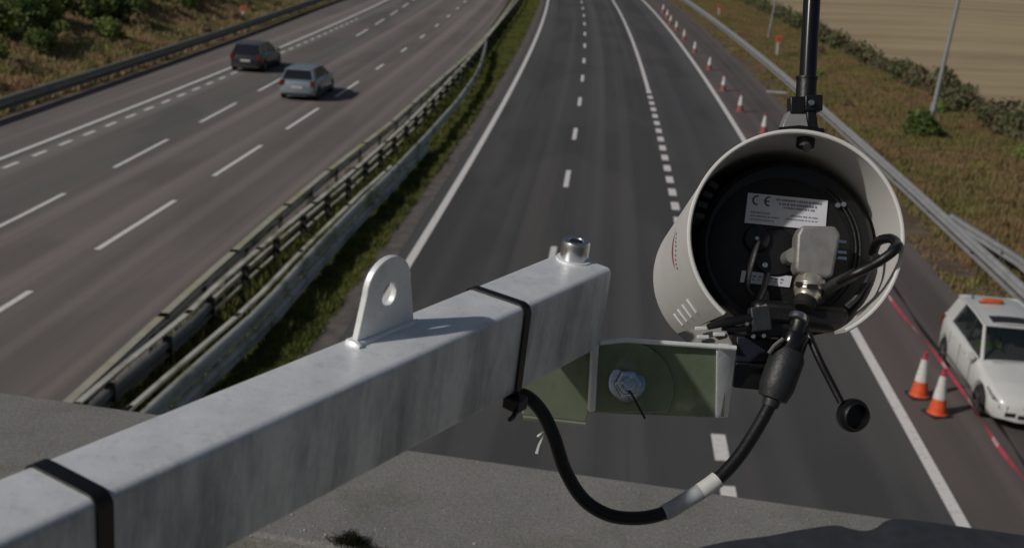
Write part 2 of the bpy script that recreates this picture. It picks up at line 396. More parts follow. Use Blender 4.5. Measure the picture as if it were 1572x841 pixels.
road_r = strip('road', lambda y: xA(y)-.55, lambda y: xD(y)+.02, MT['asphalt'], 0, 6)
shoulder = strip('hard_shoulder', lambda y: xD(y)+.02, lambda y: xD(y)+3.35, MT['asphalt_sh'], .001, 3, edge=.06)
road_l = strip('road', lambda y: x1(y)-3.55, lambda y: x1(y)+4.15, MT['asphalt_red'], 0, 5)
lane_l = strip('road', lambda y: x1(y)-7.35, lambda y: x1(y)-3.55, MT['asphalt_grn'], 0, 3)
shl = strip('hard_shoulder', lambda y: x1(y)-10.9, lambda y: x1(y)-7.35, MT['asphalt_red'], 0, 3)
median = strip('central_reservation', lambda y: x1(y)+4.15, lambda y: xA(y)-.98, MT['median_soil'], -.01, 4)
chan = strip('drainage_channel', lambda y: xA(y)-.98, lambda y: xA(y)-.42, MT['channel'], .004, 2, ys=[Y0+i*2.0 for i in range(220)], edge=.02)
dirt = strip('dirt_verge', lambda y: xD(y)+3.3, lambda y: xD(y)+4.7, MT['dirt'], -.012, 3, edge=.3)
dirt2 = strip('dirt_verge', lambda y: x1(y)-12.2, lambda y: x1(y)-10.85, MT['dirt'], -.012, 3, edge=.2)
# field beyond the hedge
b = B(); rows = []
for y in list(range(-30, 240, 10))+[260, 300, 360, 420, 600]:
    x0 = 24.2+max(0, y-58)*.033+.3
    rows.append([(x, y, max(.12, gz(x, y)+.12)+.25*math.sin(x*.03+y*.02)+.25) for x in (x0, x0+3, x0+8, x0+16, x0+30, x0+55, x0+100, x0+200, 400)])
b.grid(rows, flip=True); obj('field', b, MT['field'], recalc=False, smooth=True, kind='structure')

def line(name, parent, xf, w, ya, yb, z=.005, step=3):
    b = B(); n = max(1, int(math.ceil((yb-ya)/step))); rows = []
    for i in range(n+1):
        y = ya+(yb-ya)*i/n; x = xf(y); rows.append([(x-w/2, y, z), (x+w/2, y, z)])
    b.grid(rows, flip=True); return obj(name, b, MT['paint'], parent, recalc=False)
line('edge_line', road_r, xA, .22, Y0, Y1)
line('edge_line', road_r, xD, .22, Y0, Y1, .006)
line('solid_lane_line', road_r, xC, .20, 64.2, 400)
for k in range(-6, 23):
    ya = 18.45+2.03*k; line('lane_block', road_r, xC, .26, ya, ya+1.08)
for c in [-15, -6, 3, 12, 20.2, 30.1, 40.5, 49.5, 58.7, 67.7, 76.3, 85.6, 94.6, 103.8, 112.8, 121.8, 130.8, 139.8, 149, 158, 167, 176]:
    if 15 < c < 27: continue
    line('lane_dash', road_r, xB, .17, c-1.4, c+1.4)
for k in range(-5, 12):
    c = 31.4+9*k
    ln = 5.5 if c < 63 else 2.4
    line('lane_dash', road_l, x1, .16, c-ln/2, c+ln/2)
for k in range(-5, 16):
    c = 31.6+9*k; 
    if 64 < c < 84: continue
    line('lane_dash', lane_l, lambda y: x1(y)-3.3-.02*max(0, y-32), .15, c-2.6, c+2.6, .007)
line('edge_line', lane_l, lambda y: x1(y)-7.35, .2, Y0, Y1, .007)
for k in range(0, 36): ya = 25+2*k; line('lane_block', lane_l, lambda y: x1(y)-6.6, .16, ya, ya+1.0, .006)

# ------------------------------------------------------------------ crash barriers
WP = [(0, -.155), (.055, -.135), (.100, -.105), (.104, -.075), (.03, -.030), (.03, .015), (.100, .055), (.104, .085), (.070, .130), (0, .155)]
def interp(tab):
    ys = [t[1] for t in tab]; xs = [t[0] for t in tab]
    return lambda y: float(np.interp(y, ys, xs)) if y >= ys[0] else xs[0]+(xs[1]-xs[0])/(ys[1]-ys[0])*(y-ys[0])
def beam(root, xf, ya, yb, z, side, m, kind='w', L=4.8, name='beam', s=1.0):
    y = ya; k = 0
    while y < yb-.1:
        ye = min(y+L, yb); b = B(); rows = []
        lap = .006*(k % 2)
        for q in np.linspace(y-.12, ye+.12, 4):
            x = xf(q)+side*lap
            if kind == 'w': pr = [(x+side*d*s, q, z+h*s) for d, h in WP]+[(x+side*(d*s-.012), q, z+h*s) for d, h in WP[::-1]]
            else:
                hw, hh = kind; pr = [(x-hw, q, z-hh), (x+hw, q, z-hh), (x+hw, q, z+hh), (x-hw, q, z+hh)]
            rows.append(pr+[pr[0]])
        b.grid(rows); n = len(rows[0]); 
        b.f.append(tuple(range(n-1))); b.f.append(tuple(3*n+i for i in range(n-1)))
        o = obj(name, b, m, root, smooth=True); y = ye; k += 1
def posts(root, xf, ya, yb, h, d, m, step=2.4, w=.05, name='post'):
    O = ORG[root]; b = B(); b.box(O+Vector((0, 0, h/2-.03)), (w, .004, h/2+.03)); b.box(O+Vector((-w, 0, h/2-.03)), (.004, .035, h/2+.03)); b.box(O+Vector((w, 0, h/2-.03)), (.004, .035, h/2+.03))
    first = None; y = ya
    while y < yb:
        if first is None: first = obj(name, b, m, root); first.location = Vector((xf(y)+d, y, 0))-ORG[root]
        else:
            c = first.copy(); COL.objects.link(c); c.parent = root; c.location = Vector((xf(y)+d, y, 0))-ORG[root]
        y += step
mb1 = interp([(-7.6, 12), (-7.22, 18.3), (-6.91, 24.4), (-6.5, 31.0), (-6.06, 36.5), (-5.13, 46), (-4.57, 54.1), (-3.32, 71), (-2.3, 92), (-1.35, 120), (-.6, 150), (.4, 200)])
mb2 = interp([(-7.2, 14), (-7.0, 18), (-6.49, 22.4), (-6.42, 24.2), (-5.93, 29.6), (-5.27, 36), (-4.52, 45), (-3.95, 54), (-3.4, 64), (-2.70, 79), (-1.8, 100), (-.95, 120), (-.2, 150), (.8, 200)])
mb3 = interp([(-6.1, 15), (-5.86, 17.8), (-5.19, 23.05), (-4.90, 27.6), (-4.43, 33.3), (-4.06, 37), (-3.58, 43), (-2.94, 52), (-2.56, 60.5), (-2.47, 66), (-2.52, 72), (-2.62, 78)])
t = thing('crash_barrier', 'single rail steel crash barrier beside the reddish left carriageway, lichen stained', 'crash barrier', (-7.3, 18, 0))
beam(t, mb1, 8, 150, .445, -1, MT['rail']); beam(t, lambda y: mb1(y)-.02, 8, 150, .61, 0, MT['rail_lichen'], (.085, .012), name='top_flange')
beam(t, lambda y: mb1(y)+.09, 8, 150, .56, 0, MT['rail'], (.022, .014), name='back_rail')
posts(t, mb1, 9, 150, .58, -.03, MT['post'], 3.2)
t = thing('crash_barrier', 'tall middle crash barrier with pale top rail, shaded beam and dark posts', 'crash barrier', (-7.0, 18, 0))
beam(t, mb2, 8, 150, .70, 0, MT['rail'], (.060, .022), name='top_rail')
beam(t, lambda y: mb2(y)+.02, 8, 23.6, .38, 1, MT['rail_dark'], s=1.1); beam(t, mb2, 23.6, 66, .46, 0, MT['rail'], (.03, .045), name='middle_rail')  # near beam's shaded side put into its dark rail colour
beam(t, mb2, 8, 66, .17, 0, MT['rail'], (.03, .04), name='lower_rail')
posts(t, mb2, 9.1, 150, .68, .09, MT['post_dark'], 2.4, .085)
t = thing('crash_barrier', 'double height corrugated crash barrier along the grass strip of the right carriageway', 'crash barrier', (-5.9, 18, 0))
beam(t, mb3, 8, 78, .57, 1, MT['rail'], s=1.05)
beam(t, lambda y: mb3(y)+.10, 8, 43, .25, 1, MT['rail'], s=.95, name='lower_beam')
beam(t, lambda y: mb3(y)-.14-.006*(38-y), 8, 37.5, .69, 0, MT['rail'], (.045, .03), name='top_rail')
posts(t, mb3, 9, 78, .62, -.08, MT['post'], 2.4)
rb = lambda y: xD(y)+4.45
t = thing('crash_barrier', 'long grey roadside crash barrier behind the cones and white car', 'crash barrier', (12, 30, 0))
beam(t, rb, 8, 160, .64, -1, MT['rail_r']); beam(t, rb, 8, 160, .34, -1, MT['rail_r'], (.03, .05), name='lower_rail')
posts(t, rb, 9, 160, .74, .07, MT['post'], 3.2)
t = thing('crash_barrier', 'short second crash barrier just behind the near end of the roadside barrier', 'crash barrier', (13, 30, 0))
beam(t, lambda y: rb(y)+.10+.6*min(1, max(0, (35-y)/4.5)), 8, 35, .70, 1, MT['rail_r'], s=1.05)
posts(t, lambda y: rb(y)+.6, 9, 33, .74, .05, MT['post'], 3.2)
lb = lambda y: x1(y)-10.9-.15*max(0, min(1, (y-40)/60))*6
t = thing('crash_barrier', 'far left roadside crash barrier below the scrub covered bank', 'crash barrier', (-20, 50, 0))
beam(t, lb, 30, 200, .62, 1, MT['rail_left'], s=.9); posts(t, lb, 31, 200, .70, -.07, MT['post'], 3.2)
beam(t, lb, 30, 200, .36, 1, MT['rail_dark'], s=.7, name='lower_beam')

# ------------------------------------------------------------------ grass
def blades(name, n, xa, xb, ya, yb, h, wd, m, label_kind='stuff', zf=None, cull=None, bias=1.0):
    u = rng.random(n); y = ya+(yb-ya)*rng.random(n)**bias
    a = np.array([xa(t) for t in y]); c = np.array([xb(t) for t in y]); x = a+(c-a)*u
    keep = np.ones(n, bool)
    if cull is not None: keep = cull(x, y)
    x, y = x[keep], y[keep]; n = len(x)
    z = np.array([(zf or gz)(p, q) for p, q in zip(x, y)])-.02
    K = 4; V = np.zeros((n, K, 3, 3)); hh = h*(.45+rng.random((n, K)))
    clump = .55+.9*(.5+.5*np.sin(x*2.1+3*np.sin(y*.9))*np.cos(y*1.7+x))[:, None]
    hh = hh*clump
    ang = rng.random((n, K))*math.pi; ox = (rng.random((n, K))-.5)*wd*5; oy = (rng.random((n, K))-.5)*wd*5
    lx = (rng.random((n, K))-.5)*h*.9; ly = (rng.random((n, K))-.5)*h*.9
    px = x[:, None]+ox; py = y[:, None]+oy; w2 = wd*(.6+rng.random((n, K)))
    V[:, :, 0] = np.stack([px-np.cos(ang)*w2, py-np.sin(ang)*w2, np.repeat(z[:, None], K, 1)], -1)
    V[:, :, 1] = np.stack([px+np.cos(ang)*w2, py+np.sin(ang)*w2, np.repeat(z[:, None], K, 1)], -1)
    V[:, :, 2] = np.stack([px+lx, py+ly, z[:, None]+hh], -1)
    f = np.arange(n*K*3).reshape(-1, 3)
    return nmesh(name, V.reshape(-1, 3), f, m, kind='stuff')
flat = lambda x, y: -.02
blades('grass', 60000, lambda y: mb3(min(y, 77))+.1 if y < 78 else mb2(y)+.1, lambda y: xA(y)-.92, 14, 150, .13, .022, MT['grass_med'], zf=flat)
blades('grass', 14000, lambda y: mb1(y)+.05, lambda y: mb3(min(y, 77)) if y < 78 else mb2(y)+.15, 14, 150, .22, .035, MT['grass_med'], zf=flat)
blades('grass', 100000, lambda y: xD(y)+4.3, lambda y: 24.6+max(0, y-58)*.033, 20, 170, .24, .034, MT['grass_right'], bias=1.0)
blades('grass', 5000, lambda y: xD(y)+3.25, lambda y: xD(y)+4.4, 20, 150, .16, .04, MT['grass_right'], cull=lambda x, y: np.sin(y*.45)+np.sin(y*1.3+1) > .1)
blades('grass', 70000, lambda y: lb(y)-14-max(0, y-60)*.1, lambda y: lb(y)-.2, 38, 150, .30, .055, MT['grass_left'])

blades('dry_weeds', 1900, lambda y: mb3(min(y, 77))+.1 if y < 78 else mb2(y)+.1, lambda y: xA(y)-1.0, 14, 140, .24, .02, leafy('weed', [(.17, .17, .05), (.24, .20, .09), (.11, .14, .03)], 1.0), zf=flat, cull=lambda x, y: np.sin(y*.8+x)+np.sin(y*2.3) > .4)
blades('dry_weeds', 1900, lambda y: mb1(y), lambda y: mb3(min(y, 77)) if y < 78 else mb2(y)+.1, 14, 140, .30, .02, leafy('weed_yellow', [(.20, .20, .06), (.26, .23, .10), (.12, .14, .03)], 1.0), zf=flat, cull=lambda x, y: np.sin(y*1.1+x*2)+np.sin(y*2.9) > .2)
# ------------------------------------------------------------------ shrubs
def bush_data(seed, n, rx, rz, leaf, lobes=7):
    g = np.random.default_rng(seed); c = []
    for i in range(lobes):
        a = g.random()*6.28; d = rx*.55*math.sqrt(g.random()); r = rx*(.35+.3*g.random())
        c.append((math.cos(a)*d, math.sin(a)*d, rz*(.25+.5*g.random()), r))
    V = []
    per = n//lobes
    for (cx, cy, cz, r) in c:
        d = g.normal(size=(per, 3)); d /= np.linalg.norm(d, axis=1)[:, None]; rad = r*(.55+.5*g.random(per)**.6)
        P = d*rad[:, None]*[1, 1, rz/rx*1.0]+[cx, cy, cz]; P[:, 2] = np.abs(P[:, 2])+.03
        a = g.normal(size=(per, 3)); a /= np.linalg.norm(a, axis=1)[:, None]; b_ = np.cross(a, d+.3*g.normal(size=(per, 3)))
        b_ /= np.linalg.norm(b_, axis=1)[:, None]; s = leaf*(.5+g.random(per))[:, None]
        V.append(np.stack([P-a*s, P+b_*s*.6, P+a*s, P-b_*s*.6], 1))
    V = np.concatenate(V); return V.reshape(-1, 3), np.arange(len(V)*4).reshape(-1, 4)
BM = {}
def shrub(name, label, cat, loc, kind, scale=1, rz=0, group=None):
    mats = {'dark': 'leaf_dark', 'mid': 'leaf_mid', 'brown': 'leaf_brown', 'hedge': 'leaf_hedge'}
    key = (kind, random.randrange(3))
    root = thing(name, label, cat, loc, group, local=True); root.rotation_euler[2] = random.random()*6; root.scale = (scale, scale, scale*(1-.15*random.random()))
    if key not in BM:
        v, f = bush_data(hash(kind) % 50+key[1]*7 if False else {'dark': 1, 'mid': 2, 'brown': 3, 'hedge': 4}[kind]*11+key[1], 1500 if kind != 'hedge' else 900, 1.0, 1.35 if kind != 'hedge' else .9, .11)
        c = nmesh('foliage', v, f, MT[mats[kind]]); b = B()
        for i in range(5):
            a = i*1.3; b.tube([(0, 0, -.1), (math.cos(a)*.25, math.sin(a)*.25, .5), (math.cos(a)*.5, math.sin(a)*.5, .95)], [.04, .03, .01], 5)
        d = obj('stem', b, MT['twig']); BM[key] = (c.data, d.data); c.parent = root; d.parent = root; ORG[c] = ORG[d] = Vector((0, 0, 0))
        if kind: c.scale = (1, 1, 1)
    else:
        for nme, me in zip(('foliage', 'stem'), BM[key]):
            o = bpy.data.objects.new(nme, me); COL.objects.link(o); o.parent = root
    return root
inview = lambda x, y, z: abs((Vector((x, y, z-CH)).dot(CR))/(Vector((x, y, z-CH)).dot(F0))*FPX) < 830 and (Vector((x, y, z-CH)).dot(CU))/(Vector((x, y, z-CH)).dot(F0))*FPX < 470
yy, k = 50, 0
sv, sf, so_ = [], [], 0
cnt = {}
while yy < 150:
    for row, (dx, kd, sc) in enumerate(((2.6, 'brown', .7), (4.8, 'mid', 1.0), (6.3, 'dark', 1.2), (8.0, 'mid', 1.4), (10.0, 'dark', 1.5), (12.5, 'mid', 1.8))):
        if row == 0 and (k % 2): continue
        kk = kd
        if row == 1: kk = ['mid', 'brown', 'mid', 'dark', 'brown'][k % 5]
        if row == 2: kk = ['mid', 'dark', 'mid', 'brown'][k % 4]
        y = yy+random.uniform(-1.4, 1.4); x = lb(y)-dx+random.uniform(-.9, .9); z = gz(x, y)-.1; sz = sc*random.uniform(.8, 1.15)
        if not inview(x, y, z+.8): continue
        if kk == 'brown' or row == 5:
            v_, f_ = bush_data(k*7+row, 500, 1.0, 1.0, .10)
            if kk == 'brown': sv.append(v_*sz+[x, y, z]); sf.append(f_+so_); so_ += len(v_); continue
        zone = 'near the left edge of the picture' if y < 75 else ('in the middle of the bank' if y < 105 else 'at the far end of the bank')
        rown = ['low by the far barrier', 'low by the far barrier', 'low on the slope', 'halfway up the slope', 'high on the slope', 'at the top of the slope'][row]
        colr = {'mid': 'mid green leafy shrub', 'dark': 'dark green dense shrub'}[kk]
        shrub('shrub', colr+' '+rown+' '+zone.replace(' of the picture', ''), 'shrub', (x, y, z), kk, sz, group=colr+'s '+rown+' '+zone)
    yy += 2.1+.008*yy; k += 1
nmesh('scrub', np.concatenate(sv), np.concatenate(sf), MT['leaf_brown'], kind='stuff')
# hedge between verge and field
hv, hf, y, o_ = [], [], 36, 0
while y < 170:
    v_, f_ = bush_data(int(y*10), 420, 1.0, .9, .10); sc_ = random.uniform(.55, 1.15)
    x = 23.7+max(0, y-58)*.030+random.uniform(-.4, .4)
    hv.append(v_*sc_*[1.15, 1.15, random.uniform(1.0, 1.5)]+[x, y, gz(x, y)-.05]); hf.append(f_+o_); o_ += len(v_); y += .85+.003*y
nmesh('hedge', np.concatenate(hv), np.concatenate(hf), MT['leaf_hedge'], kind='stuff', label='low ragged grey green hedge between the right verge and the tan field', cat='hedge')
shrub('shrub', 'small dark green bush at the foot of the near lamp post', 'shrub', (18.5, 54.0, gz(18.6, 54.3)-.05), 'dark', .95)
for (x, y, s, kd, lb_) in [(20.5, 44, .5, 'brown', 'rust coloured weed clump right of the dark bush, nearer the camera'), (17.9, 39, .45, 'mid', 'green weed clump close behind the barrier beside the doubled rail'),
                      (21.2, 49, .55, 'mid', 'green weed clump between the lamp post and the right edge'), (19.5, 36, .5, 'brown', 'rust coloured weed clump nearest the lower right of the verge'),
                      (22, 62, .6, 'mid', 'green weed clump under the hedge behind the near lamp post'), (17.0, 62, .35, 'brown', 'small rusty weed clump just behind the barrier right of the antenna'),
                      (18.5, 74, .5, 'mid', 'green weed clump on the verge behind the antenna'), (21.5, 88, .6, 'brown', 'rusty weed clump between the far lamp post and the hedge')]:
    shrub('weed_clump', lb_, 'weeds', (x, y, gz(x, y)-.05), kd, s)

# ------------------------------------------------------------------ lamp posts, marker posts
def lamp_post(x, y, label, lean, h=10, r=.15):
    t = thing('lamp_post', label, 'lamp post', (x, y, gz(x, y)), local=True); t.rotation_euler = (0, lean, 0)
    b = B(); b.tube([(0, 0, -.2), (0, 0, 1.4), (0, 0, 1.42), (0, 0, h)], [r, r, r*.72, r*.45], 16); obj('pole', b, MT['lamp'], t, smooth=True)
    b = B(); b.tube([(0, 0, h-.02), (-.3, 0, h+.25), (-1.1, 0, h+.4)], [.04, .035, .03], 10); obj('bracket_arm', b, MT['lamp'], t, smooth=True)
    b = B(); b.box((-1.45, 0, h+.4), (.38, .14, .06), taper=.7); obj('lantern', b, MT['lamp'], t, bevel=.02)
    b = B(); b.box((0, -r-.004, .75), (.05, .006, .3)); obj('access_door', b, MT['post'], t)
lamp_post(19.4, 55.76, 'grey steel lamp post by the dark bush on the right verge', R(3.8))
lamp_post(20.0, 98.7, 'distant pale lamp post beyond the right roadside barrier near the black antenna', R(3.5), r=.10)
lamp_post(-25.3, 94.8, 'lamp post standing in the scrub on the left bank', R(1), r=.13)
def marker(x, y, label, h):
    t = thing('marker_post', label, 'marker post', (x, y, gz(x, y)), local=True)
    b = B(); b.box((0, 0, h*.35), (.09, .035, h*.42)); obj('post', b, MT['marker_w'], t, bevel=.01)
    b = B(); b.box((.02, 0, h*.86), (.20, .05, h*.15)); obj('head', b, MT['marker_o'], t, bevel=.01)
    b = B(); b.box((.02, -.055, h*.86), (.10, .004, h*.06)); obj('reflector', b, MT['cone_r'], t)
marker(18.1, 85.7, 'white marker post with orange head behind the right barrier', 1.55)
marker(-20.6, 86.6, 'white marker post with orange head behind the left barrier', 1.1)
marker(19.4, 122, 'faint far marker post beside the top of the right barrier', 1.2)
# small ground debris and chamber cover on the dirt by the shoulder
b = B(); b.box((14.3, 66.5, .02), (.55, .16, .03)); obj('fallen_board', b, MT['marker_w'], None, label='pale board lying on the dirt beside the right hard shoulder', cat='board', loc=(14.2, 66.5, 0))

# ------------------------------------------------------------------ cones and tape
def cone_parts(root, wm, rm):
    b = B(); b.box((0, 0, .02), (.215, .215, .022), taper=.96); obj('base', b, MT['trim'] if rm == 'cone_o' else MT[rm], root, bevel=.008)
    def seg(r0, z0, r1, z1, e=0):
        q = B(); q.lathe((0, 0, 0), (0, 0, 1), [(r0, z0), (r1, z1), (r1-.012, z1), (r0-.012, z0)] if False else [(r0+e, z0), (r1+e, z1)], 24); return q
    obj('lower_cone', seg(.175, .04, .125, .34), MT[rm], root, smooth=True)
    b = B(); b.lathe((0, 0, 0), (0, 0, 1), [(.20, .042), (.175, .06), (.172, .07)], 24); obj('foot_ring', b, MT[rm], root, smooth=True)
    obj('reflective_sleeve', seg(.125, .34, .058, .80, .003), MT[wm], root, smooth=True)
    b = B(); b.lathe((0, 0, 0), (0, 0, 1), [(.058, .80), (.040, .90), (.046, .91), (.046, .95), (.03, .955), (.02, .93)], 24)
    obj('tip', b, MT['cone_r'] if rm == 'cone_r' else MT['tape'], root, smooth=True)
G = 'traffic cones along the hard shoulder'
c0 = thing('traffic_cone', 'orange and white traffic cone nearest the camera, right of its neighbour, by the white car', 'traffic cone', (8.38, 21.08, 0), G, local=True)
cone_parts(c0, 'cone_w', 'cone_o'); c0.rotation_euler = (0, 0, .3)
dup(c0, (8.30, 21.95, 0), .1, 'orange and white traffic cone just left of and behind the nearest cone')
c1 = thing('traffic_cone', 'red and white traffic cone half hidden behind the white camera shell', 'traffic cone', (10.88, 52.3, 0), G, local=True)
cone_parts(c1, 'cone_w', 'cone_r')
names = ['first cone in full view beyond the camera shell in the receding row', 'second cone in full view beyond the camera shell in the receding row',
         'third cone in view beyond the shell in the receding row', 'fourth cone in view beyond the shell in the receding row',
         'fifth cone in view beyond the shell in the receding row', 'sixth cone in view beyond the shell in the receding row',
         'seventh cone in view beyond the shell in the receding row', 'eighth cone in view beyond the shell in the receding row', 'last small cone at the top of the picture in the receding row']
for nm, (x, y) in zip(names, [(10.85, 58.4), (11.16, 65.8), (11.72, 75.2), (12.09, 84.97), (12.49, 94.3), (12.78, 102.1), (13.0, 108.6), (13.4, 115), (13.8, 122.4)]):
    c_ = dup(c1, (x, y, 0), random.random(), nm); c_.rotation_euler[0] = random.uniform(-.03, .03); c_.rotation_euler[1] = random.uniform(-.03, .03)
for (x, y, nm) in ((9.0, 30.0, 'cone hidden behind the camera shell holding the tape'), (8.0, 14.6, 'cone below the bridge edge holding the tape')):
    dup(c0, (x, y, 0), .2, nm)
def tape(name, label, pts, sag):
    t = thing(name, label, 'barrier tape', pts[0])
    bs = B(); mi = []; P = []
    for a, b_ in zip(pts[:-1], pts[1:]):
        a, b_ = Vector(a), Vector(b_); n = 40
        for i in range(n):
            s = i/n; P.append((a.lerp(b_, s)+Vector((.03*math.sin(s*9), 0, -sag*4*s*(1-s))), s))
    P.append((Vector(pts[-1]), 1))
    for i in range(len(P)-1):
        def edge(q, s):
            tw = .5*math.sin(s*14+i*.01); return Vector((math.sin(tw)*.034, .01, math.cos(tw)*.034))
        (p, s), (q, s2) = P[i], P[i+1]; e0, e1 = edge(p, s), edge(q, s2)
        k = 'tape_w' if (i % 10) > 7 else 'tape'
        d = Vector((.0015, 0, 0))
        mi += [int(k == 'tape_w')]*4; bs.add([p-e0, p+e0, q+e1, q-e1, p-e0+d, p+e0+d, q+e1+d, q-e1+d], [(0, 1, 2, 3), (7, 6, 5, 4), (0, 3, 7, 4), (1, 5, 6, 2)])
    o = obj('ribbon', bs, MT['tape'], t, recalc=False); o.data.materials.append(MT['tape_w']); o.data.polygons.foreach_set('material_index', mi)
tape('barrier_tape', 'red and white barrier tape strung between cones past the white car', [(9.0, 30, .93), (8.42, 21.05, .93), (8.0, 14.6, .93)], .07)

# ------------------------------------------------------------------ cars
def sm(x, xs, ys): return float(np.interp(x, xs, ys))
def make_car(name, label, cat, loc, rz, paint, L=4.2, W=1.74, H=1.50, kind='hatch', glass='carglassd', group=None):
    t = thing(name, label, cat, loc, group, local=True); t.rotation_euler = (0, 0, rz)
    h = L/2; wx = (h-.82, -h+.72); wr = .31
    XS = np.linspace(-h, h, 61)
    wid = lambda x: W/2*sm(x, [-h, -h+.06, -h+.25, -h+.9, 0, h-.9, h-.35, h-.1, h], [.80, .88, .955, 1, 1, .99, .92, .80, .66])
    hood = .90 if kind != 'suv' else 1.0
    topz = lambda x: sm(x, [-h, -h+.08, -h+.18, -h+.6, h-1.35, h-1.15, h-.5, h-.16, h-.05, h], [.72, .88, .97, .98, .95, hood, hood-.12, hood-.26, hood-.36, hood-.44])
    def lowz(x):
        z = sm(x, [-h, -h+.2, h-.25, h], [.34, .22, .20, .26])
        for c in wx:
            d = abs(x-c)
            if d < .37: z = max(z, .30+math.sqrt(.37**2-d*d)-.0)
        return z
    rows = []
    for x in XS:
        w, tz, lz = wid(x), topz(x), lowz(x); mz = max(lz+.02, .55)
        side = [(x, w*.60, .22), (x, w*.965, lz), (x, w*1.0, lz+.02), (x, w*1.0, max(mz, lz+.03)), (x, w*.985, max(tz-.14, lz+.04)), (x, w*.93, tz-.03), (x, w*.86, tz), (x, w*.4, tz+.03), (x, 0, tz+.035)]
        rows.append(side+[(a, -b_, c) for a, b_, c in side[-2::-1]])
    b = B(); b.grid(rows); n = len(rows[0]); b.f.append(tuple(range(n))); b.f.append(tuple(60*n+i for i in range(n)))
    # greenhouse
    zb = .95; zr = H; yb = W/2*.86; yr = W/2*.66
    xf, xrf = h-1.28, h-1.98            # base and top of the windscreen
    xrr, xrb = (-h+.38, -h+.10) if kind != 'saloon' else (-h+1.1, -h+.55)
    xs = np.linspace(xrr, xrf, 13); roof = []
    for x in xs:
        u = (x-xrr)/(xrf-xrr); crown = .05*math.sin(math.pi*u*.9+.2)
        roof.append([(x, yr*1.04*k, zr-.05+crown+.045*(1-abs(k)**2.4)) for k in np.linspace(-1, 1, 11)])
    b.grid(roof)
    def zroof(x):
        u = (x-xrr)/(xrf-xrr); return zr-.05+.05*math.sin(math.pi*min(max(u, 0), 1)*.9+.2)
    for sgn in (1, -1):
        A0, A1 = (xf, sgn*yb, zb-.02), (xrf, sgn*yr*1.03, zroof(xrf)); C0, C1 = (xrb, sgn*yb, zb), (xrr, sgn*yr*1.03, zroof(xrr))
        b.tube([A0, A1], [.045, .035], 6); xb_ = -.28
        bp_ = B(); bp_.prism([(xb_+.05, sgn*(yb+.002), zb), (xb_-.08, sgn*(yb+.002), zb), (xb_-.10, sgn*yr*1.055, zroof(xb_)-.02), (xb_+.03, sgn*yr*1.055, zroof(xb_)-.02)], (0, -sgn*.03, 0)); obj('door_pillar', bp_, MT['trim'], t)
        # broad rear pillar
        d = Vector((0, -sgn*.05, 0))
        b.prism([C0, (xrb+.62, sgn*yb, zb-.01), (xrr+.62, sgn*(yr*1.09), zroof(xrr+.5)-.09), (xrr+.45, sgn*yr*1.05, zroof(xrr+.4)), C1], d)
        b.tube([(x, sgn*yr*1.04, zroof(x)-.005) for x in xs], .03, 6)
    b.tube([(xf, y, zb-.02+.035*(1-(y/yb)**2)) for y in np.linspace(-yb, yb, 7)], .03, 6); b.tube([(xrf, y, zroof(xrf)+.0*(1-(y/yb)**2)) for y in np.linspace(-yr, yr, 7)], .028, 6)
    b.tube([(xrr, y, zroof(xrr)) for y in np.linspace(-yr, yr, 7)], .04, 6); b.tube([(xrb, y, zb) for y in np.linspace(-yb, yb, 7)], .04, 6)
    ob_ = obj('body', b, MT[paint], t, smooth=True); ob_.data.set_sharp_from_angle(angle=R(62))
    def pane(nm, q, m=None):
        b = B(); b.prism(q, (0, 0, -.006)); return obj(nm, b, MT[m or glass], t)
    pane('windscreen', [(xf+.01, -yb*.96, zb), (xf+.01, yb*.96, zb), (xrf, yr*.98, zroof(xrf)-.01), (xrf, -yr*.98, zroof(xrf)-.01)])
    pane('rear_window', [(xrb-.04, -yb*.9, zb+.04), (xrb-.04, yb*.9, zb+.04), (xrr-.03, yr*.9, zroof(xrr)-.03), (xrr-.03, -yr*.9, zroof(xrr)-.03)], 'carglassd')
    for sgn in (1, -1):
        for nm, xa, xb2 in (('front_side_window', -.26, xf-.02), ('rear_side_window', xrb+.60, -.31)):
            top_a = xa if nm[0] == 'f' else xrr+.60; top_b = xrf-.02 if nm[0] == 'f' else xb2-.03
            b = B(); b.prism([(xa, sgn*(yb+.004), zb), (xb2, sgn*(yb+.004), zb), (top_b, sgn*yr*1.06, zroof(top_b)-.03), (top_a, sgn*yr*1.06, zroof(top_a)-.03)], (0, -sgn*.006, 0)); obj(nm, b, MT[glass], t)
            b = B(); b.tube([(xa, sgn*(yb+.006), zb), (xb2, sgn*(yb+.006), zb), (top_b, sgn*(yr*1.06+.002), zroof(top_b)-.03), (top_a, sgn*(yr*1.06+.002), zroof(top_a)-.03), (xa, sgn*(yb+.006), zb)], .010, 6); obj('window_seal', b, MT['trim'], t)
        b = B(); b.box((xf-.12, sgn*(W/2+.08), .98), (.05, .09, .06), taper=.8); b.box((xf-.12, sgn*(W/2-.03), .96), (.02, .06, .015)); obj('door_mirror', b, MT[paint], t, bevel=.015)
        for hx in (.12, -.78):
            b = B(); b.box((hx-.1, sgn*(W/2*1.0+.012), .82), (.09, .012, .018)); obj('door_handle', b, MT[paint], t, bevel=.006)
        b = B()
        for dx in (xf-.30, -.28, -1.05): b.box((dx, sgn*(W/2*.999), .62), (.003, .004, .25))
        b.box((-.1, sgn*(W/2-.002), .36), (.95, .006, .012)); obj('door_seams', b, MT['trim'], t)
        # lights
        b = B(); rows_ = []
        for q in np.linspace(0, 1, 12):
            x = h-.56+.50*q; w = wid(x); tz = topz(x); e_ = math.sin(math.pi*min(.97, max(.06, q)))**.5; zc = tz-.115
            rows_.append([(x+.004, sgn*(w*(.978-.012*u*u)+.007), zc+.052*e_*u-.01*(1-q)) for u in (-1, -.5, 0, .5, 1)])
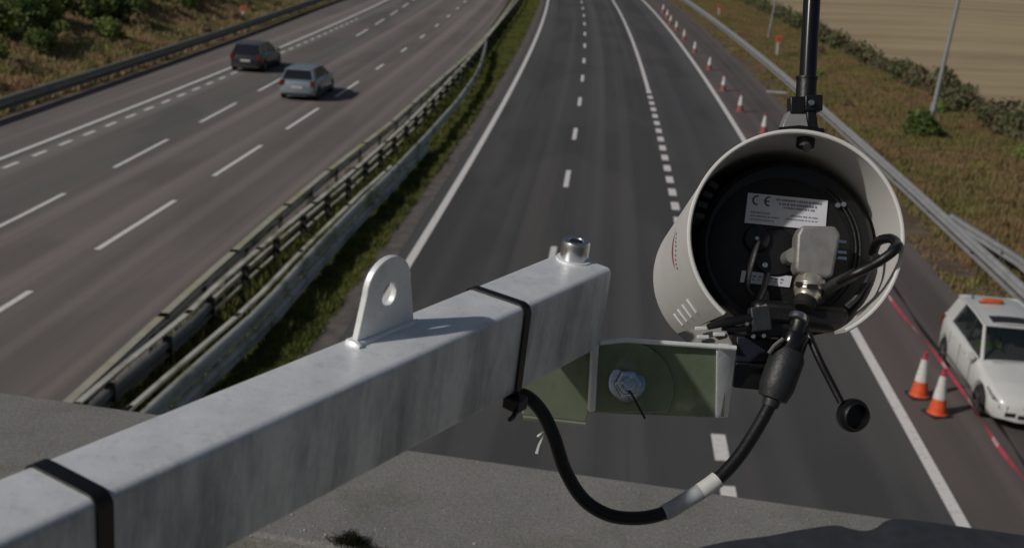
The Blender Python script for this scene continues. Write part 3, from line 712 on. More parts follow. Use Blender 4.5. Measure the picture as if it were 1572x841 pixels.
        b.grid(rows_); hl = obj('headlight', b, MT['lampglass'], t, smooth=True, solid=.012)
        b = B(); b.tube([(p[0]+.002, p[1]+sgn*.002, p[2]) for p in [q_[-1] for q_ in rows_]+[q_[0] for q_ in rows_[::-1]]+[rows_[0][-1]]], .006, 5); obj('bezel', b, MT['trim'], hl)
        b = B(); b.lathe((h-.26, sgn*(wid(h-.26)*.978+.004), topz(h-.26)-.118), (.5, sgn, 0), [(.036, 0), (.040, .006), (.030, .008)], 18); obj('lamp_bowl', b, MT['rim'], hl)
        b = B(); b.box((-h+.05, sgn*W/2*.80, .80), (.07, .10, .13)); obj('tail_light', b, MT['redlens'], t, bevel=.02)
        b = B(); b.box((h-.04, sgn*W/2*.56, .36), (.045, .10, .045)); obj('fog_light', b, MT['trim'], t, bevel=.01)
        for x in wx:
            b = B(); b.lathe((x, sgn*(W/2-.20), .30), (0, sgn, 0), [(.20, 0), (wr, .01), (wr, .17), (wr-.03, .195), (.20, .19)], 28); wl = obj('wheel', b, MT['tyre'], t, smooth=True)
            b = B(); b.lathe((x, sgn*(W/2-.06), .30), (0, sgn, 0), [(.20, 0), (.20, .05), (.17, .04), (.16, .02)], 24)
            for k in range(5):
                a = k*1.2566; b.box((x+math.cos(a)*.09, sgn*(W/2-.02), .30+math.sin(a)*.09), (.09, .012, .02), (math.cos(a), 0, math.sin(a)), (0, 1, 0), (-math.sin(a), 0, math.cos(a)))
            obj('rim', b, MT['rim'], wl)
    b = B(); b.box((0, 0, .42), (h-.35, W/2*.78, .2)); b.box((wx[0], 0, .5), (.36, W/2-.12, .2)); b.box((wx[1], 0, .5), (.36, W/2-.12, .2)); obj('underbody', b, MT['trim'], t)
    b = B(); b.box((h-.02, 0, .33), (.035, W/2*.40, .038)); b.box((h-.012, 0, .50), (.02, W/2*.30, .022)); obj('grille', b, MT['trim'], t, bevel=.01)
    b = B(); b.tube([(h+.01, y, .50) for y in (-W/2*.29, 0, W/2*.29)], .007, 6); b.lathe((h+.004, 0, .50), (1, 0, 0), [(.035, 0), (.032, .012)], 20); obj('chrome_bar_and_badge', b, MT['rim'], t, smooth=True)
    b = B(); b.box((h+.012, 0, .415), (.008, .26, .045)); obj('number_plate', b, MT['plate_y'], t)
    b = B(); b.box((-h-.0, 0, .62), (.012, .26, .055)); obj('number_plate', b, MT['plate_y'], t)
    b = B(); b.box((-h+.05, 0, .30), (.06, W/2*.8, .06)); obj('rear_bumper_trim', b, MT['trim'], t, bevel=.02)
    b = B()
    for x_, y_ in ((.15, .36), (.15, -.36), (-.75, .36), (-.75, -.36)):
        b.box((x_, y_, .55), (.25, .24, .12)); b.box((x_-.25, y_, .85), (.07, .23, .32)); b.box((x_-.29, y_, 1.22), (.05, .12, .09))
    b.box((xf-.30, 0, .78), (.22, W/2*.74, .10)); obj('seats', b, MT['cloth'], t, bevel=.04)
    b = B(); b.tube([(xf+.0+.1, y, zb+.01+.05*(1-(y/.7)**2)) for y in (-.6, -.3, 0)], .008, 5); b.tube([(xf+.1, y, zb+.01+.05*(1-(y/.7)**2)) for y in (.05, .3, .6)], .008, 5); obj('wipers', b, MT['trim'], t)
    return t, dict(zroof=zroof, xrf=xrf, xrr=xrr)
CWX, CWY, CWR = 10.14, 22.45, -math.pi/2-.085
wc, info = make_car('parked_car', 'white hatchback with amber roof beacon parked on the hard shoulder beside two cones', 'car', (CWX, CWY, 0), CWR, 'carwhite', 4.25, 1.76, 1.50, glass='carglass')
b = B(); b.box((-1.15, -.12, 1.522), (.07, .24, .02)); obj('beacon_base', b, MT['trim'], wc, bevel=.005)
b = B(); b.tube([(-1.15, y, 1.575) for y in (-.36, -.33, -.22, -.02, .09, .12)], [.03, .055, .065, .065, .055, .03], 14, flat=.9); obj('roof_beacon', b, MT['amber'], wc, smooth=True)
b = B(); b.grid([[(x, y, info['zroof'](x)+.058-.02*(abs(y)/.42)**2) for y in (-.42, -.2, 0, .2, .42)] for x in (-.28, -.1, .05)]); obj('sunroof', b, MT['trim'], wc, solid=.01)
b = B(); b.tube([(-1.45, -.42, info['zroof'](-1.45)+.03), (-1.52, -.42, 1.60)], [.02, .008], 8); obj('aerial', b, MT['trim'], wc)
# driver (sits on the car's right-hand side); the car faces -y
def to_world(p): 
    m_ = Matrix.Translation((CWX, CWY, 0)) @ Matrix.Rotation(CWR, 4, 'Z'); return m_ @ Vector(p)
def skinned(name, pts, edges, rad, m, parent=None, loc=None, label=None, cat=None, sub=2):
    me = bpy.data.meshes.new(name); me.from_pydata([tuple(p) for p in pts], edges, []); me.materials.append(m)
    o = bpy.data.objects.new(name, me); COL.objects.link(o)
    if parent: o.parent = parent
    q = o.modifiers.new('skin', 'SKIN'); q.use_smooth_shade = True
    for v, r in zip(me.skin_vertices[0].data, rad): v.radius = (r, r) if not isinstance(r, tuple) else r
    me.skin_vertices[0].data[0].use_root = True
    o.modifiers.new('sub', 'SUBSURF').levels = sub; o.modifiers['sub'].render_levels = sub
    return props(o, label, cat)
pl = bpy.data.objects.new('person', None); COL.objects.link(pl); ORG[pl] = Vector((0, 0, 0))
props(pl, 'person in a yellow hi-vis jacket sitting at the wheel of the white car', 'person')
pl.location = to_world((.10, -.42, .60)); pl.rotation_euler[2] = CWR
P_ = [(0, 0, .0), (-.03, 0, .16), (-.07, 0, .36), (-.08, 0, .50), (-.07, 0, .58), (-.06, 0, .68), (-.05, 0, .76),
      (-.05, .17, .46), (.12, .24, .26), (.34, .15, .30), (-.05, -.17, .46), (.12, -.24, .26), (.34, -.15, .30),
      (.30, .10, .03), (.55, .12, -.15), (.30, -.10, .03), (.55, -.12, -.15)]
E_ = [(0, 1), (1, 2), (2, 3), (3, 4), (4, 5), (5, 6), (3, 7), (7, 8), (8, 9), (3, 10), (10, 11), (11, 12), (0, 13), (13, 14), (0, 15), (15, 16)]
skinned('body', P_, E_, [(.15, .14), (.15, .13), (.17, .13), .12, .055, .085, .07, .075, .05, .035, .075, .05, .035, .085, .06, .085, .06], MT['skin'], pl)
P2 = [(p[0], p[1], p[2]) for p in P_[:4]]+[P_[7], P_[8], (.29, .17, .29), P_[10], P_[11], (.29, -.17, .29)]
skinned('hi_vis_jacket', P2, [(0, 1), (1, 2), (2, 3), (3, 4), (4, 5), (5, 6), (3, 7), (7, 8), (8, 9)], [(.175, .16), (.175, .155), (.195, .15), .14, .095, .07, .055, .095, .07, .055], MT['hivis'], pl)
b = B(); b.lathe((-.075, 0, .68), (0, 0, 1), [(.10, -.02), (.108, .04), (.09, .10), (.04, .135)], 16); obj('hair', b, MT['hair'], pl, smooth=True)
b = B(); n = 20; b.tube([(.40+.06*math.sin(a), .19*math.cos(a), .28+.18*math.sin(a)) for a in np.linspace(0, 6.283, n)], .014, 8); sw = obj('steering_wheel', b, MT['trim'], wc, smooth=True); sw.location = (0, -.36, .62)

bc, _ = make_car('car', 'silver blue hatchback driving away in the middle lane of the left carriageway', 'car', (-10.25, 56.0, 0), math.pi/2-.055, 'carblue', 4.4, 1.78, 1.42)
dc, _ = make_car('car', 'dark saloon car ahead of the silver blue one, nearer the far barrier', 'car', (-14.55, 64.2, 0), math.pi/2-.055, 'cardark', 4.4, 1.78, 1.42)

# ------------------------------------------------------------------ bridge edge under the camera
U = Vector((.984, -.180, 0)).normalized(); V = Vector((.180, .984, 0)).normalized()
ZC = CH-1.10; FE = Vector((-.17, 2.27, ZC))
t = bp = thing('bridge_parapet', 'speckled grey bridge parapet coping crossing the bottom of the picture over the motorway', 'bridge', FE)
cb = B(); cb.box(FE-V*.21+Vector((0, 0, -.05)), (14, .21, .05), U, V); obj('coping', cb, MT['coping'], t, bevel=.008)
b = B(); b.box(FE-V*.21+Vector((0, 0, -.65)), (14, .15, .55), U, V); obj('wall', b, MT['concrete'], t)
b = B(); b.box(FE-V*2.4+Vector((0, 0, -1.35)), (14, 2.2, .15), U, V); obj('deck', b, MT['concrete'], t)
b = B(); b.box(FE-V*.5+Vector((0, 0, -1.75)), (14, .3, .45), U, V); b.box(FE-V*3.9+Vector((0, 0, -1.75)), (14, .3, .45), U, V); obj('girder', b, MT['concrete'], t)
b = B(); b.box(FE-V*4.45+Vector((0, 0, -.05)), (14, .21, .05), U, V); b.box(FE-V*4.45+Vector((0, 0, -.65)), (14, .15, .55), U, V); obj('rear_wall', b, MT['concrete'], t)
for s in (-13.8, 13.8):
    b = B(); b.box(FE-V*2.2+U*s+Vector((0, 0, -(ZC+1.5)/2-.75)), (.6, 2.2, (ZC-1.5)/2), U, V); obj('pier', b, MT['concrete'], t)
# pale chippings on the coping
b = B()
for i in range(620):
    s = random.uniform(-1.3, 1.3); q = random.random()
    d = random.uniform(.0, .40) if q < .5 else random.uniform(.33, .41)
    r = random.uniform(.0008, .0018) if q < .85 else random.uniform(.0015, .0030)
    c = FE-V*(d+.004)+U*s+Vector((0, 0, r*.2))
    b.lathe(c, (random.uniform(-.4, .4), random.uniform(-.4, .4), 1), [(r, 0), (r*.9, r*.5), (r*.3, r*.8)], 5)
props(obj('chippings', b, MT['chip'], t), kind='stuff')
# moss clump on the near edge of the coping
v = []; g = np.random.default_rng(3); n = 4500
ctr = FE-V*.405+U*-.02
px = g.normal(0, .016, n); py = g.normal(0, .008, n); tail = g.random(n) < .3; px[tail] = g.random(tail.sum())*.16; py[tail] = g.normal(-.008, .004, tail.sum())
hz = .016*np.exp(-(px/.02)**2)+.004+g.random(n)*.006; c = np.stack([ctr.x+U.x*px+V.x*py, ctr.y+U.y*px+V.y*py, np.full(n, ZC-.002)+hz*g.random(n)], 1)
a = g.normal(size=(n, 3))*.0009; b2 = g.normal(size=(n, 3))*.0008+np.array([0, 0, .0018])
mo = nmesh('moss', np.stack([c-a, c+a, c+b2], 1).reshape(-1, 3), np.arange(n*3).reshape(-1, 3), MT['moss'])
mo.parent = t; mo.location = -ORG[t]; props(mo, kind='stuff')

# ------------------------------------------------------------------ the galvanised arm
E0 = Vector((.06737, .75306, CH-.22279))                       # near top corner of the arm's free end
AD = Vector((.57521919, .81723419, .03537163)); AS = Vector((.81600293, -.57025937, -.09456991)); AU = Vector((.05711476, -.08326178, .99488963))
def A(tt, s, u): return E0+AD*tt+AS*s+AU*u
AWd, AHt = .0415, .060
t = arm = thing('mounting_arm', 'galvanised square steel arm reaching out over the motorway with lug and bolt', 'mounting arm', A(-.9, -.02, -.03))
b = B(); L0, L1 = -1.35, 0.0
def rrect(r, hw, hh, n=5):
    o = []
    for cx, cy, a0 in ((hw-r, hh-r, 0), (-hw+r, hh-r, 90), (-hw+r, -hh+r, 180), (hw-r, -hh+r, 270)):
        for k in range(n+1): a = R(a0+90*k/n); o.append((cx+r*math.cos(a), cy+r*math.sin(a)))
    return o
def armprof(tt, inset=0, r=.0042): return [A(tt, -AWd/2+x, -AHt/2+y) for x, y in rrect(r, AWd/2-inset, AHt/2-inset)]
o1 = armprof(L0); o2 = armprof(L1-.0015); o3 = armprof(L1, .0013, .0035); n = len(o1)
b.add(o1+o2+o3, [(i, (i+1) % n, n+(i+1) % n, n+i) for i in range(n)]+[(n+i, n+(i+1) % n, 2*n+(i+1) % n, 2*n+i) for i in range(n)]+[tuple(2*n+i for i in range(n)), tuple(range(n-1, -1, -1))])
obj('tube', b, MT['galv_tube'], t, smooth=True)
# weld bead round the end cap
# lug
b = B(); out = []; hol = []
lw, lh, rt = .0238, .0455, .0178
k_ = 28
pts = [(-lw, -.001)]+[(-lw+(lw-rt)*q, (lh-rt)*q) for q in (.1, .2, .3, .4, .5, .6, .7, .8, .9)]
top = [(-rt*math.cos(R(a)), lh-rt+rt*math.sin(R(a))) for a in range(0, 181, 12)]
out = pts+top+[(lw-(lw-rt)*q, (lh-rt)*(q)) for q in (.9, .8, .7, .6, .5, .4, .3, .2, .1)]+[(lw, -.001)]
out += [(lw-2*lw*q, -.001) for q in [k/14 for k in range(1, 14)]]
m_ = len(out); hc = (.0003, .0235)
hol = []
for (x_, y_) in out:
    a = math.atan2(y_-hc[1], x_-hc[0]); hol.append((hc[0]+.0056*math.cos(a), hc[1]+.0068*math.sin(a)))
b.ringplate(A(-.1925, -.0302, 0), AD, AU, out, hol, AS*-.0042)
obj('lug', b, MT['galv_arm'], t, bevel=.0006)
b = B()
for s_ in (-.0302+.001, -.0344-.001):
    b.tube([A(-.1925+q, s_+random.uniform(-.0003, .0003), .0004) for q in np.linspace(-.025, .025, 14)], [random.uniform(.0014, .0021) for _ in range(14)], 8)
b.tube([A(-.1925-.0245, -.0323+q, .0005) for q in np.linspace(-.004, .006, 5)], [.002, .0028, .003, .0028, .0015], 8)
obj('weld_bead', b, MT['galv_arm'], t, smooth=True)
# socket cap bolt, washer and pin on the end
bc0 = A(-.0085, -.0262, 0)
b = B(); b.lathe(bc0, AU, [(.0120, 0), (.0120, .0012)], 32); obj('washer', b, MT['galv_arm'], t, smooth=True)
b = B(); b.lathe(bc0, AU, [(.0094, .0012), (.0096, .002), (.0096, .0122), (.0088, .0138), (.0052, .0138), (.0048, .0132), (.0048, .0075)], 36); bo = obj('bolt', b, MT['steel'], t, smooth=True)
b = B(); b.lathe(bc0, AU, [(.0044, .0105), (.0044, .0134)], 6); obj('hex_socket', b, MT['hole'], bo)
# concealed fixing at the bridge: clamp plate and upright, out of frame
b = B(); b.box(A(-1.30, -.02, -.45), (.03, .03, .60)); obj('upright', b, MT['galv_arm'], t, bevel=.004)

def cable_tie(tt, label, w=.0065, th=.0016, head=True):
    """a strap wrapped round the arm"""
    q = thing('cable_tie', label, 'cable tie', A(tt, 0, 0)); b = B(); r = .0048
    pr_o = rrect(r+th, AWd/2+th, AHt/2+th, 6); pr_i = rrect(r, AWd/2+.0002, AHt/2+.0002, 6); n = len(pr_o); vs = []
    for dt in (-w/2, w/2):
        for pr in (pr_o, pr_i):
            for (x_, y_) in pr: vs.append(A(tt+dt+.004*(x_/AWd), -AWd/2+x_, -AHt/2+y_))
    f = []
    for i in range(n):
        j = (i+1) % n; f += [(i, j, 2*n+j, 2*n+i), (n+i, 3*n+i, 3*n+j, n+j), (i, n+i, n+j, j), (2*n+i, 2*n+j, 3*n+j, 3*n+i)]
    b.add(vs, f); obj('strap', b, MT['black'], q, smooth=True)
    return q
q1 = cable_tie(-.3995, 'black cable tie round the arm at the lower left corner of the picture', .0075)
b = B(); b.box(A(-.3965, -AWd-.0035, -.030), (.005, .0035, .0035), AD, AS, AU); obj('head', b, MT['black'], q1, bevel=.001)
q2 = cable_tie(-.1010, 'black cable tie round the arm between the lug and its end', .0058)
b = B(); b.box(A(-.1005, .001, -.0645), (.0055, .006, .0042), AD, AS, AU); hd = obj('head', b, MT['black'], q2, bevel=.001)
b = B(); b.tube([A(-.1005, .004, -.066), A(-.112, .008, -.068), A(-.118, .010, -.066)], .0016, 6); obj('tail', b, MT['black'], q2)

# ------------------------------------------------------------------ points from the survey of the rig: image position and distance along the lens axis
def W(px, py, d):
    return Vector((0, 0, CH))+(CR*((px-786)/FPX)+CU*((420.5-py)/FPX)+F0)*d

# swivel bracket
t = br = thing('swivel_bracket', 'zinc plated swivel bracket, coloured with a green reflection, joining the arm to the camera', 'bracket', W(960, 590, .80))
def plate(nm, px, d0, th, m, bev=.0008):
    b = B(); P = [W(x, y, d) for (x, y, d) in px]; nrm = (P[1]-P[0]).cross(P[-1]-P[0]).normalized()
    if nrm.dot(F0) < 0: nrm = -nrm
    b.prism(P, nrm*th); return obj(nm, b, m, br, bevel=bev)
plate('side_plate', [(913, 527, .811), (960, 523, .811), (1010, 526, .812), (1116, 533, .813), (1112, 640, .833), (1082, 641, .833), (905, 634, .831)], 0, .003, MT['galv_green'])
# returned flange on the right of the plate
b = B(); P = [W(1104, 534, .810), W(1131, 537, .818), W(1118, 640, .838), W(1102, 641, .831)]; b.prism(P, (-.002, 0, 0)); obj('end_flange', b, MT['galv_arm'], br, bevel=.0008)
# top lip catches the light
b = B(); P = [W(912, 527, .807), W(960, 522, .807), W(1130, 534, .811)]; b.tube(P, .0018, 8); obj('top_lip', b, MT['galv_arm'], br, smooth=True)
plate('lower_plate', [(800, 590, .822), (830, 570, .822), (918, 530, .820), (913, 600, .830), (899, 648, .838), (803, 637, .836)], 0, .003, MT['galv_green'])
b = B(); b.prism([W(908, 531, .798), W(920, 529, .798), W(914, 632, .818), W(903, 632, .818)], F0*.012); obj('edge_flange', b, MT['galv_arm'], br, bevel=.0015)
b = B(); b.prism([W(803, 637, .836), W(899, 648, .838), W(900, 651, .848), W(803, 641, .846)], CU*-.0015); obj('lower_lip', b, MT['galv_green'], br)
# round quadrant washer, bolt and nut
cn = W(952, 590, .8315)
rp = [(915, 531), (945, 525)]+[(958+76*math.sin(R(a)), 596-72*math.cos(R(a))) for a in range(0, 121, 10)]+[(1002, 633), (910, 633)]
b = B(); P = [W(x_, y_, .8085+(y_-530)/110*.0185) for x_, y_ in rp]; b.prism(P, F0*.0016); obj('pivot_plate', b, MT['galv_green'], br, bevel=.0005)
ax = (-F0+CR*.12+CU*.10).normalized()
b = B(); b.lathe(W(962, 588, .8165), ax, [(.0130, 0), (.0130, .0015), (.0118, .002)], 32); obj('washer', b, MT['chrome'], br, smooth=True)
b = B(); b.lathe(W(962, 588, .8135), ax, [(.0100, 0), (.0100, .006), (.0085, .0075), (.0055, .0075)], 6, .3); obj('nut', b, MT['chrome'], br, bevel=.0006)
b = B(); b.lathe(W(962, 588, .806), ax, [(.0048, -.002), (.0048, .006), (.0040, .0068)], 20); obj('bolt', b, MT['chrome'], br, smooth=True)
b = B(); b.tube([W(962, 592, .800), W(974, 612, .802), W(990, 642, .806)], .0009, 6); obj('split_pin', b, MT['blacklt'], br)

# ------------------------------------------------------------------ the traffic camera in its shell
HC = W(1221, 362, .81); HE = W(1121, 427, 1.135)
HA = (HE-HC).normalized()
up = CU*math.cos(R(5.5))+CR*math.sin(R(5.5)); HU = (up-HA*up.dot(HA)).normalized(); HR = HA.cross(HU)
if HR.dot(CR) < 0: HR = -HR
HL = (HE-HC).length; HRad = .0742
def H(x, y, z): return HC+HR*x+HA*y+HU*z         # x right, y away into the shell, z up
t = hs = thing('traffic_camera', 'traffic camera seen from behind in an open ended white cylindrical shell', 'camera', HC)
def arc_shell(r0, r1, y0, y1, a0, a1, n=72, ny=14):
    b = B(); rows = []
    for y in np.linspace(y0, y1, ny):
        rows.append([H(r0*math.cos(a), y, r0*math.sin(a)) for a in np.linspace(a0, a1, n)])
    b.grid(rows); rows = []
    for y in np.linspace(y0, y1, ny):
        rows.append([H(r1*math.cos(a), y, r1*math.sin(a)) for a in np.linspace(a0, a1, n)])
    b.grid(rows, flip=True); o = 0; tot = n*ny
    for i in range(n-1):
        b.f.append((i, i+1, tot+i+1, tot+i)); j = (ny-1)*n+i; b.f.append((j, tot+j, tot+j+1, j+1))
    for i in range(ny-1):
        b.f.append((i*n, tot+i*n, tot+(i+1)*n, (i+1)*n)); j = i*n+n-1; b.f.append((j, j+n, tot+j+n, tot+j))
    return b
a0, a1 = R(-58), R(180+53)
obj('sun_shield', arc_shell(HRad, HRad-.0022, 0, HL, a0, a1), MT['shell'], t, smooth=True)
b = B(); b.tube([H((HRad-.0011)*math.cos(a), -.0004, (HRad-.0011)*math.sin(a)) for a in np.linspace(a0, a1, 72)], .0016, 8); obj('rolled_rim', b, MT['shell'], t, smooth=True)
# black inner camera body, back plate, ribs
b = B(); b.lathe(H(.005, 0, -.001), HA, [(.0605, .056), (.0640, .060), (.0640, HL-.03), (.05, HL-.01)], 64); body = obj('camera_body', b, MT['black'], t, smooth=True)
b = B(); b.lathe(H(-.001, 0, -.002), HA, [(.050, .0545), (.052, .0555), (.052, .064)], 56); obj('back_plate', b, MT['blackm'], t, smooth=True)
b = B()
for rr in (.0515, .0545): b.tube([H(rr*math.cos(a)+.003, .0545, -.001+rr*math.sin(a)) for a in np.linspace(R(-60), R(60), 30)], .0007, 6)
obj('seal_ring', b, MT['blacklt'], t, smooth=True)
b = B(); b.lathe(H(0, 0, 0), HA, [(.0722, HL*.52), (.0722, HL*.54)], 64); obj('baffle', b, MT['blackm'], t)
for i, a in enumerate((150, 157, 164, 171)):
    ar = R(a); b = B(); b.box(H(.066*math.cos(ar), .035, .066*math.sin(ar)), (.0035, .02, .0022), (HR*math.cos(ar)+HU*math.sin(ar)), HA, (HU*math.cos(ar)-HR*math.sin(ar))); obj('cooling_fin', b, MT['blacklt'], t, bevel=.0006)
b = B(); b.lathe(H(.004, .012, HRad-.006), -HU, [(.0065, -.003), (.0065, .003), (.004, .0045)], 20); b.lathe(H(.004, .006, HRad-.011), -HA, [(.0028, 0), (.0028, .002)], 16); obj('shield_screw', b, MT['blackm'], t, smooth=True)
b = B(); b.lathe(H(.004, .008, HRad-.0085), (-HA-HU*.4), [(.0026, 0), (.0022, .003)], 12); obj('screw_head', b, MT['steel'], t, smooth=True)
for sx, sz in ((.037, .033), (.041, .034)):
    b = B(); b.lathe(H(sx*1.04, .0535, sz), -HA, [(.0022, 0), (.0018, .0016)], 14); obj('screw_head', b, MT['steel'], t, smooth=True)
def HP(px, py, y):     # point of the shell's frame seen at an image position, y metres inside the rim
    o = Vector((0, 0, CH)); d = W(px, py, 1)-o; k = (HC+HA*y-o).dot(HA)/d.dot(HA); return o+d*k
# rating label with CE mark
yl = .0530; q = [HP(1148.5, 296, yl), HP(1271, 308, yl), HP(1267, 354, yl), HP(1143, 342, yl)]
b = B(); b.prism(q, HA*.0006); lb_ = obj('rating_label', b, MT['label'], t)
lu = (q[1]-q[0]); lv = (q[3]-q[0])
def L2(u, v_, k=-.0003): return q[0]+lu*u+lv*v_+HA*k
def arcw(b, cu, cv, rv, a_0, a_1, wd):
    asp = lu.length/lv.length; pts_o = []; pts_i = []
    for a in np.linspace(R(a_0), R(a_1), 14):
        pts_o.append(L2(cu+rv*math.cos(a)/asp, cv-rv*math.sin(a))); pts_i.append(L2(cu+(rv-wd)*math.cos(a)/asp, cv-(rv-wd)*math.sin(a)))
    b.grid([pts_o, pts_i])
b = B(); arcw(b, .125, .22, .165, 80, 280, .05); arcw(b, .275, .22, .165, 80, 280, .05)
b.add([L2(.215, .20), L2(.275, .20), L2(.275, .25), L2(.215, .25)], [(0, 1, 2, 3)]); obj('ce_mark', b, MT['ink'], lb_, recalc=False)
b = B()
for (u0, u1, v0, h_) in ((.36, .94, .10, .07), (.40, .86, .23, .07), (.46, .84, .35, .06), (.06, .30, .60, .045), (.06, .42, .72, .04), (.06, .36, .84, .04), (.56, .90, .60, .04), (.50, .88, .72, .035)):
    u = u0
    while u < u1:
        w_ = random.uniform(.012, .03)
        b.add([L2(u, v0), L2(u+w_, v0), L2(u+w_, v0+h_), L2(u, v0+h_)], [(0, 1, 2, 3)]); u += w_+random.choice([.006, .006, .016])
obj('small_print', b, MT['inkg'], lb_, recalc=False)
# lower strip label, strap over it
yl2 = .0530; q_ = [HP(1139, 415, yl2), HP(1216, 424, yl2), HP(1212, 441, yl2), HP(1136, 433, yl2)]
b = B(); b.prism(q_, HA*.0006); sl_ = obj('strip_label', b, MT['label'], t)
b = B()
for i in range(7):
    u = .12+.11*i
    P = lambda u_, v_: q_[0]+(q_[1]-q_[0])*u_+(q_[3]-q_[0])*v_-HA*.0003
    b.add([P(u, .3), P(u+.06, .3), P(u+.06, .45), P(u, .45), P(u, .6), P(u+.045, .6), P(u+.045, .7), P(u, .7)], [(0, 1, 2, 3), (4, 5, 6, 7)])
obj('small_print', b, MT['inkg'], sl_, recalc=False)
# knob with tether, disc, screw
b = B(); b.lathe(HP(1161, 368, .0540), -HA, [(.0100, 0), (.0100, .004), (.0088, .006), (.0040, .0064)], 32); kn = obj('port_cap', b, MT['blackm'], t, smooth=True)
b = B(); b.lathe(HP(1162, 366, .048), -HA, [(.0018, 0), (.0014, .0012)], 12); obj('rivet', b, MT['steel'], kn, smooth=True)
b = B(); b.tube([HP(1163, 372, .046), HP(1157, 392, .041), HP(1151, 412, .042), HP(1146, 440, .046), HP(1155, 452, .050)], .0030, 10, flat=.5); obj('cap_tether', b, MT['blacklt'], t, smooth=True)
b = B(); b.lathe(HP(1190, 388, .0540), -HA, [(.0175, 0), (.0175, .002), (.0165, .0028)], 40); obj('blanking_disc', b, MT['black'], t, smooth=True)
b = B(); b.lathe(HP(1174, 407, .053), -HA, [(.0026, 0), (.0026, .0015), (.0015, .002)], 14); b.lathe(HP(1180, 407, .053), -HA, [(.0016, 0), (.0012, .0012)], 10); obj('screw_head', b, MT['steel'], t, smooth=True)
b = B(); b.tube([HP(1178, 420, .050), HP(1172, 445, .044), HP(1160, 470, .04)], .0034, 10, flat=.4); obj('strap', b, MT['black'], t, smooth=True)
# angled connector
d_ = .018
b = B(); P = [HP(1231, 346, d_), HP(1283, 347, d_), HP(1291, 360, d_), HP(1279, 424, d_), HP(1270, 428, d_), HP(1224, 418, d_), HP(1221, 410, d_), HP(1224, 360, d_)]
b.prism(P, HA*.020); cnn = obj('right_angle_connector', b, MT['connector'], t, bevel=.0022, seg=3)
b = B(); b.lathe(HP(1250, 388, .036), HA, [(.0125, 0), (.0125, .020)], 24); obj('connector_nut', b, MT['connector'], cnn, smooth=True)
b = B(); b.lathe(HP(1218, 392, .030), HA, [(.0055, 0), (.0055, .024)], 20); obj('connector_boss', b, MT['connector'], cnn, smooth=True)
for yy_ in (372, 388, 397):
    b = B(); b.box(HP(1291, yy_, .030), (.0030, .004, .0010), HR, HA, HU); obj('terminal_pin', b, MT['steel'], cnn)
gd = (HP(1236, 470, .018)-HP(1249, 425, .026)).normalized()
b = B(); b.lathe(HP(1246, 428, .027), gd, [(.0098, 0), (.0108, .002), (.0108, .0085), (.0100, .009), (.0100, .0125), (.0090, .0135), (.0080, .0165)], 12); gl = obj('cable_gland', b, MT['gland'], t, smooth=False, bevel=.0006)
b = B(); b.lathe(HP(1238, 456, .023), gd, [(.0078, 0), (.0078, .007), (.006, .009)], 20); obj('gland_seal', b, MT['hole'], gl, smooth=True)
b = B(); b.box(HP(1247, 440, .0125), (.0035, .0015, .0016), HR, HA, HU); b.box(HP(1226, 436, .0165), (.002, .0015, .0015), HR, HA, HU); obj('gland_slot', b, MT['hole'], gl)
b = B(); b.lathe(HP(1226, 483, .010), gd, [(.0060, 0), (.0064, .001), (.0064, .0038), (.0055, .0045)], 20); obj('steel_ferrule', b, MT['steel'], t, smooth=True)
# lower mounting foot, clamps
b = B(); b.box(HP(1166, 490, .006), (.0068, .008, .0085), HR*.98+HU*.18, HA, HU*.98-HR*.18); obj('mounting_block', b, MT['blacklt'], t, bevel=.001)
b = B(); b.prism([HP(1158, 474, .0), HP(1176, 466, .0), HP(1178, 469, .0), HP(1160, 478, .0)], HA*.006); b.prism([HP(1176, 470, -.001), HP(1180, 470, -.001), HP(1182, 488, -.001), HP(1178, 488, -.001)], HA*.004); obj('bright_clip', b, MT['connector'], t)
b = B(); b.box(HP(1222, 486, .045), (.034, .018, .009), HR, HA, HU); obj('lower_housing', b, MT['black'], t, bevel=.005)
b = B(); b.box(HP(1190, 508, .020), (.022, .012, .0050), HR, HA, HU); obj('shield_rail', b, MT['black'], t, bevel=.0015)
b = B(); b.tube([HP(1086, 502, -.004), HP(1104, 496, -.003), HP(1130, 492, -.002), HP(1158, 486, .0)], [.0022, .0034, .0034, .003], 10, flat=.5)
b.tube([HP(1108, 503, .0), HP(1135, 505, .0), HP(1152, 502, .002)], .0022, 8); obj('shield_strap', b, MT['black'], t, smooth=True)
b = B()
for (a_, c_) in (((1147, 497), .0016), ((1157, 516), .0016), ((1173, 515), .0016)): b.lathe(HP(*a_, -.002), -HA, [(c_, 0), (c_*.7, .001)], 12)
obj('bright_rivets', b, MT['steel'], t, smooth=True)
# navy and black box below the shell
b = B(); b.prism([W(1131, 516, .835), W(1184, 520, .835), W(1183, 558, .835), W(1130, 555, .835)], F0*.03); obj('junction_box_lid', b, MT['navy'], t, bevel=.001)
b = B(); b.prism([W(1129, 555.5, .832), W(1185, 558.5, .832), W(1181, 600, .832), W(1126, 595, .832)], F0*.034); obj('junction_box', b, MT['black'], t, bevel=.0015)
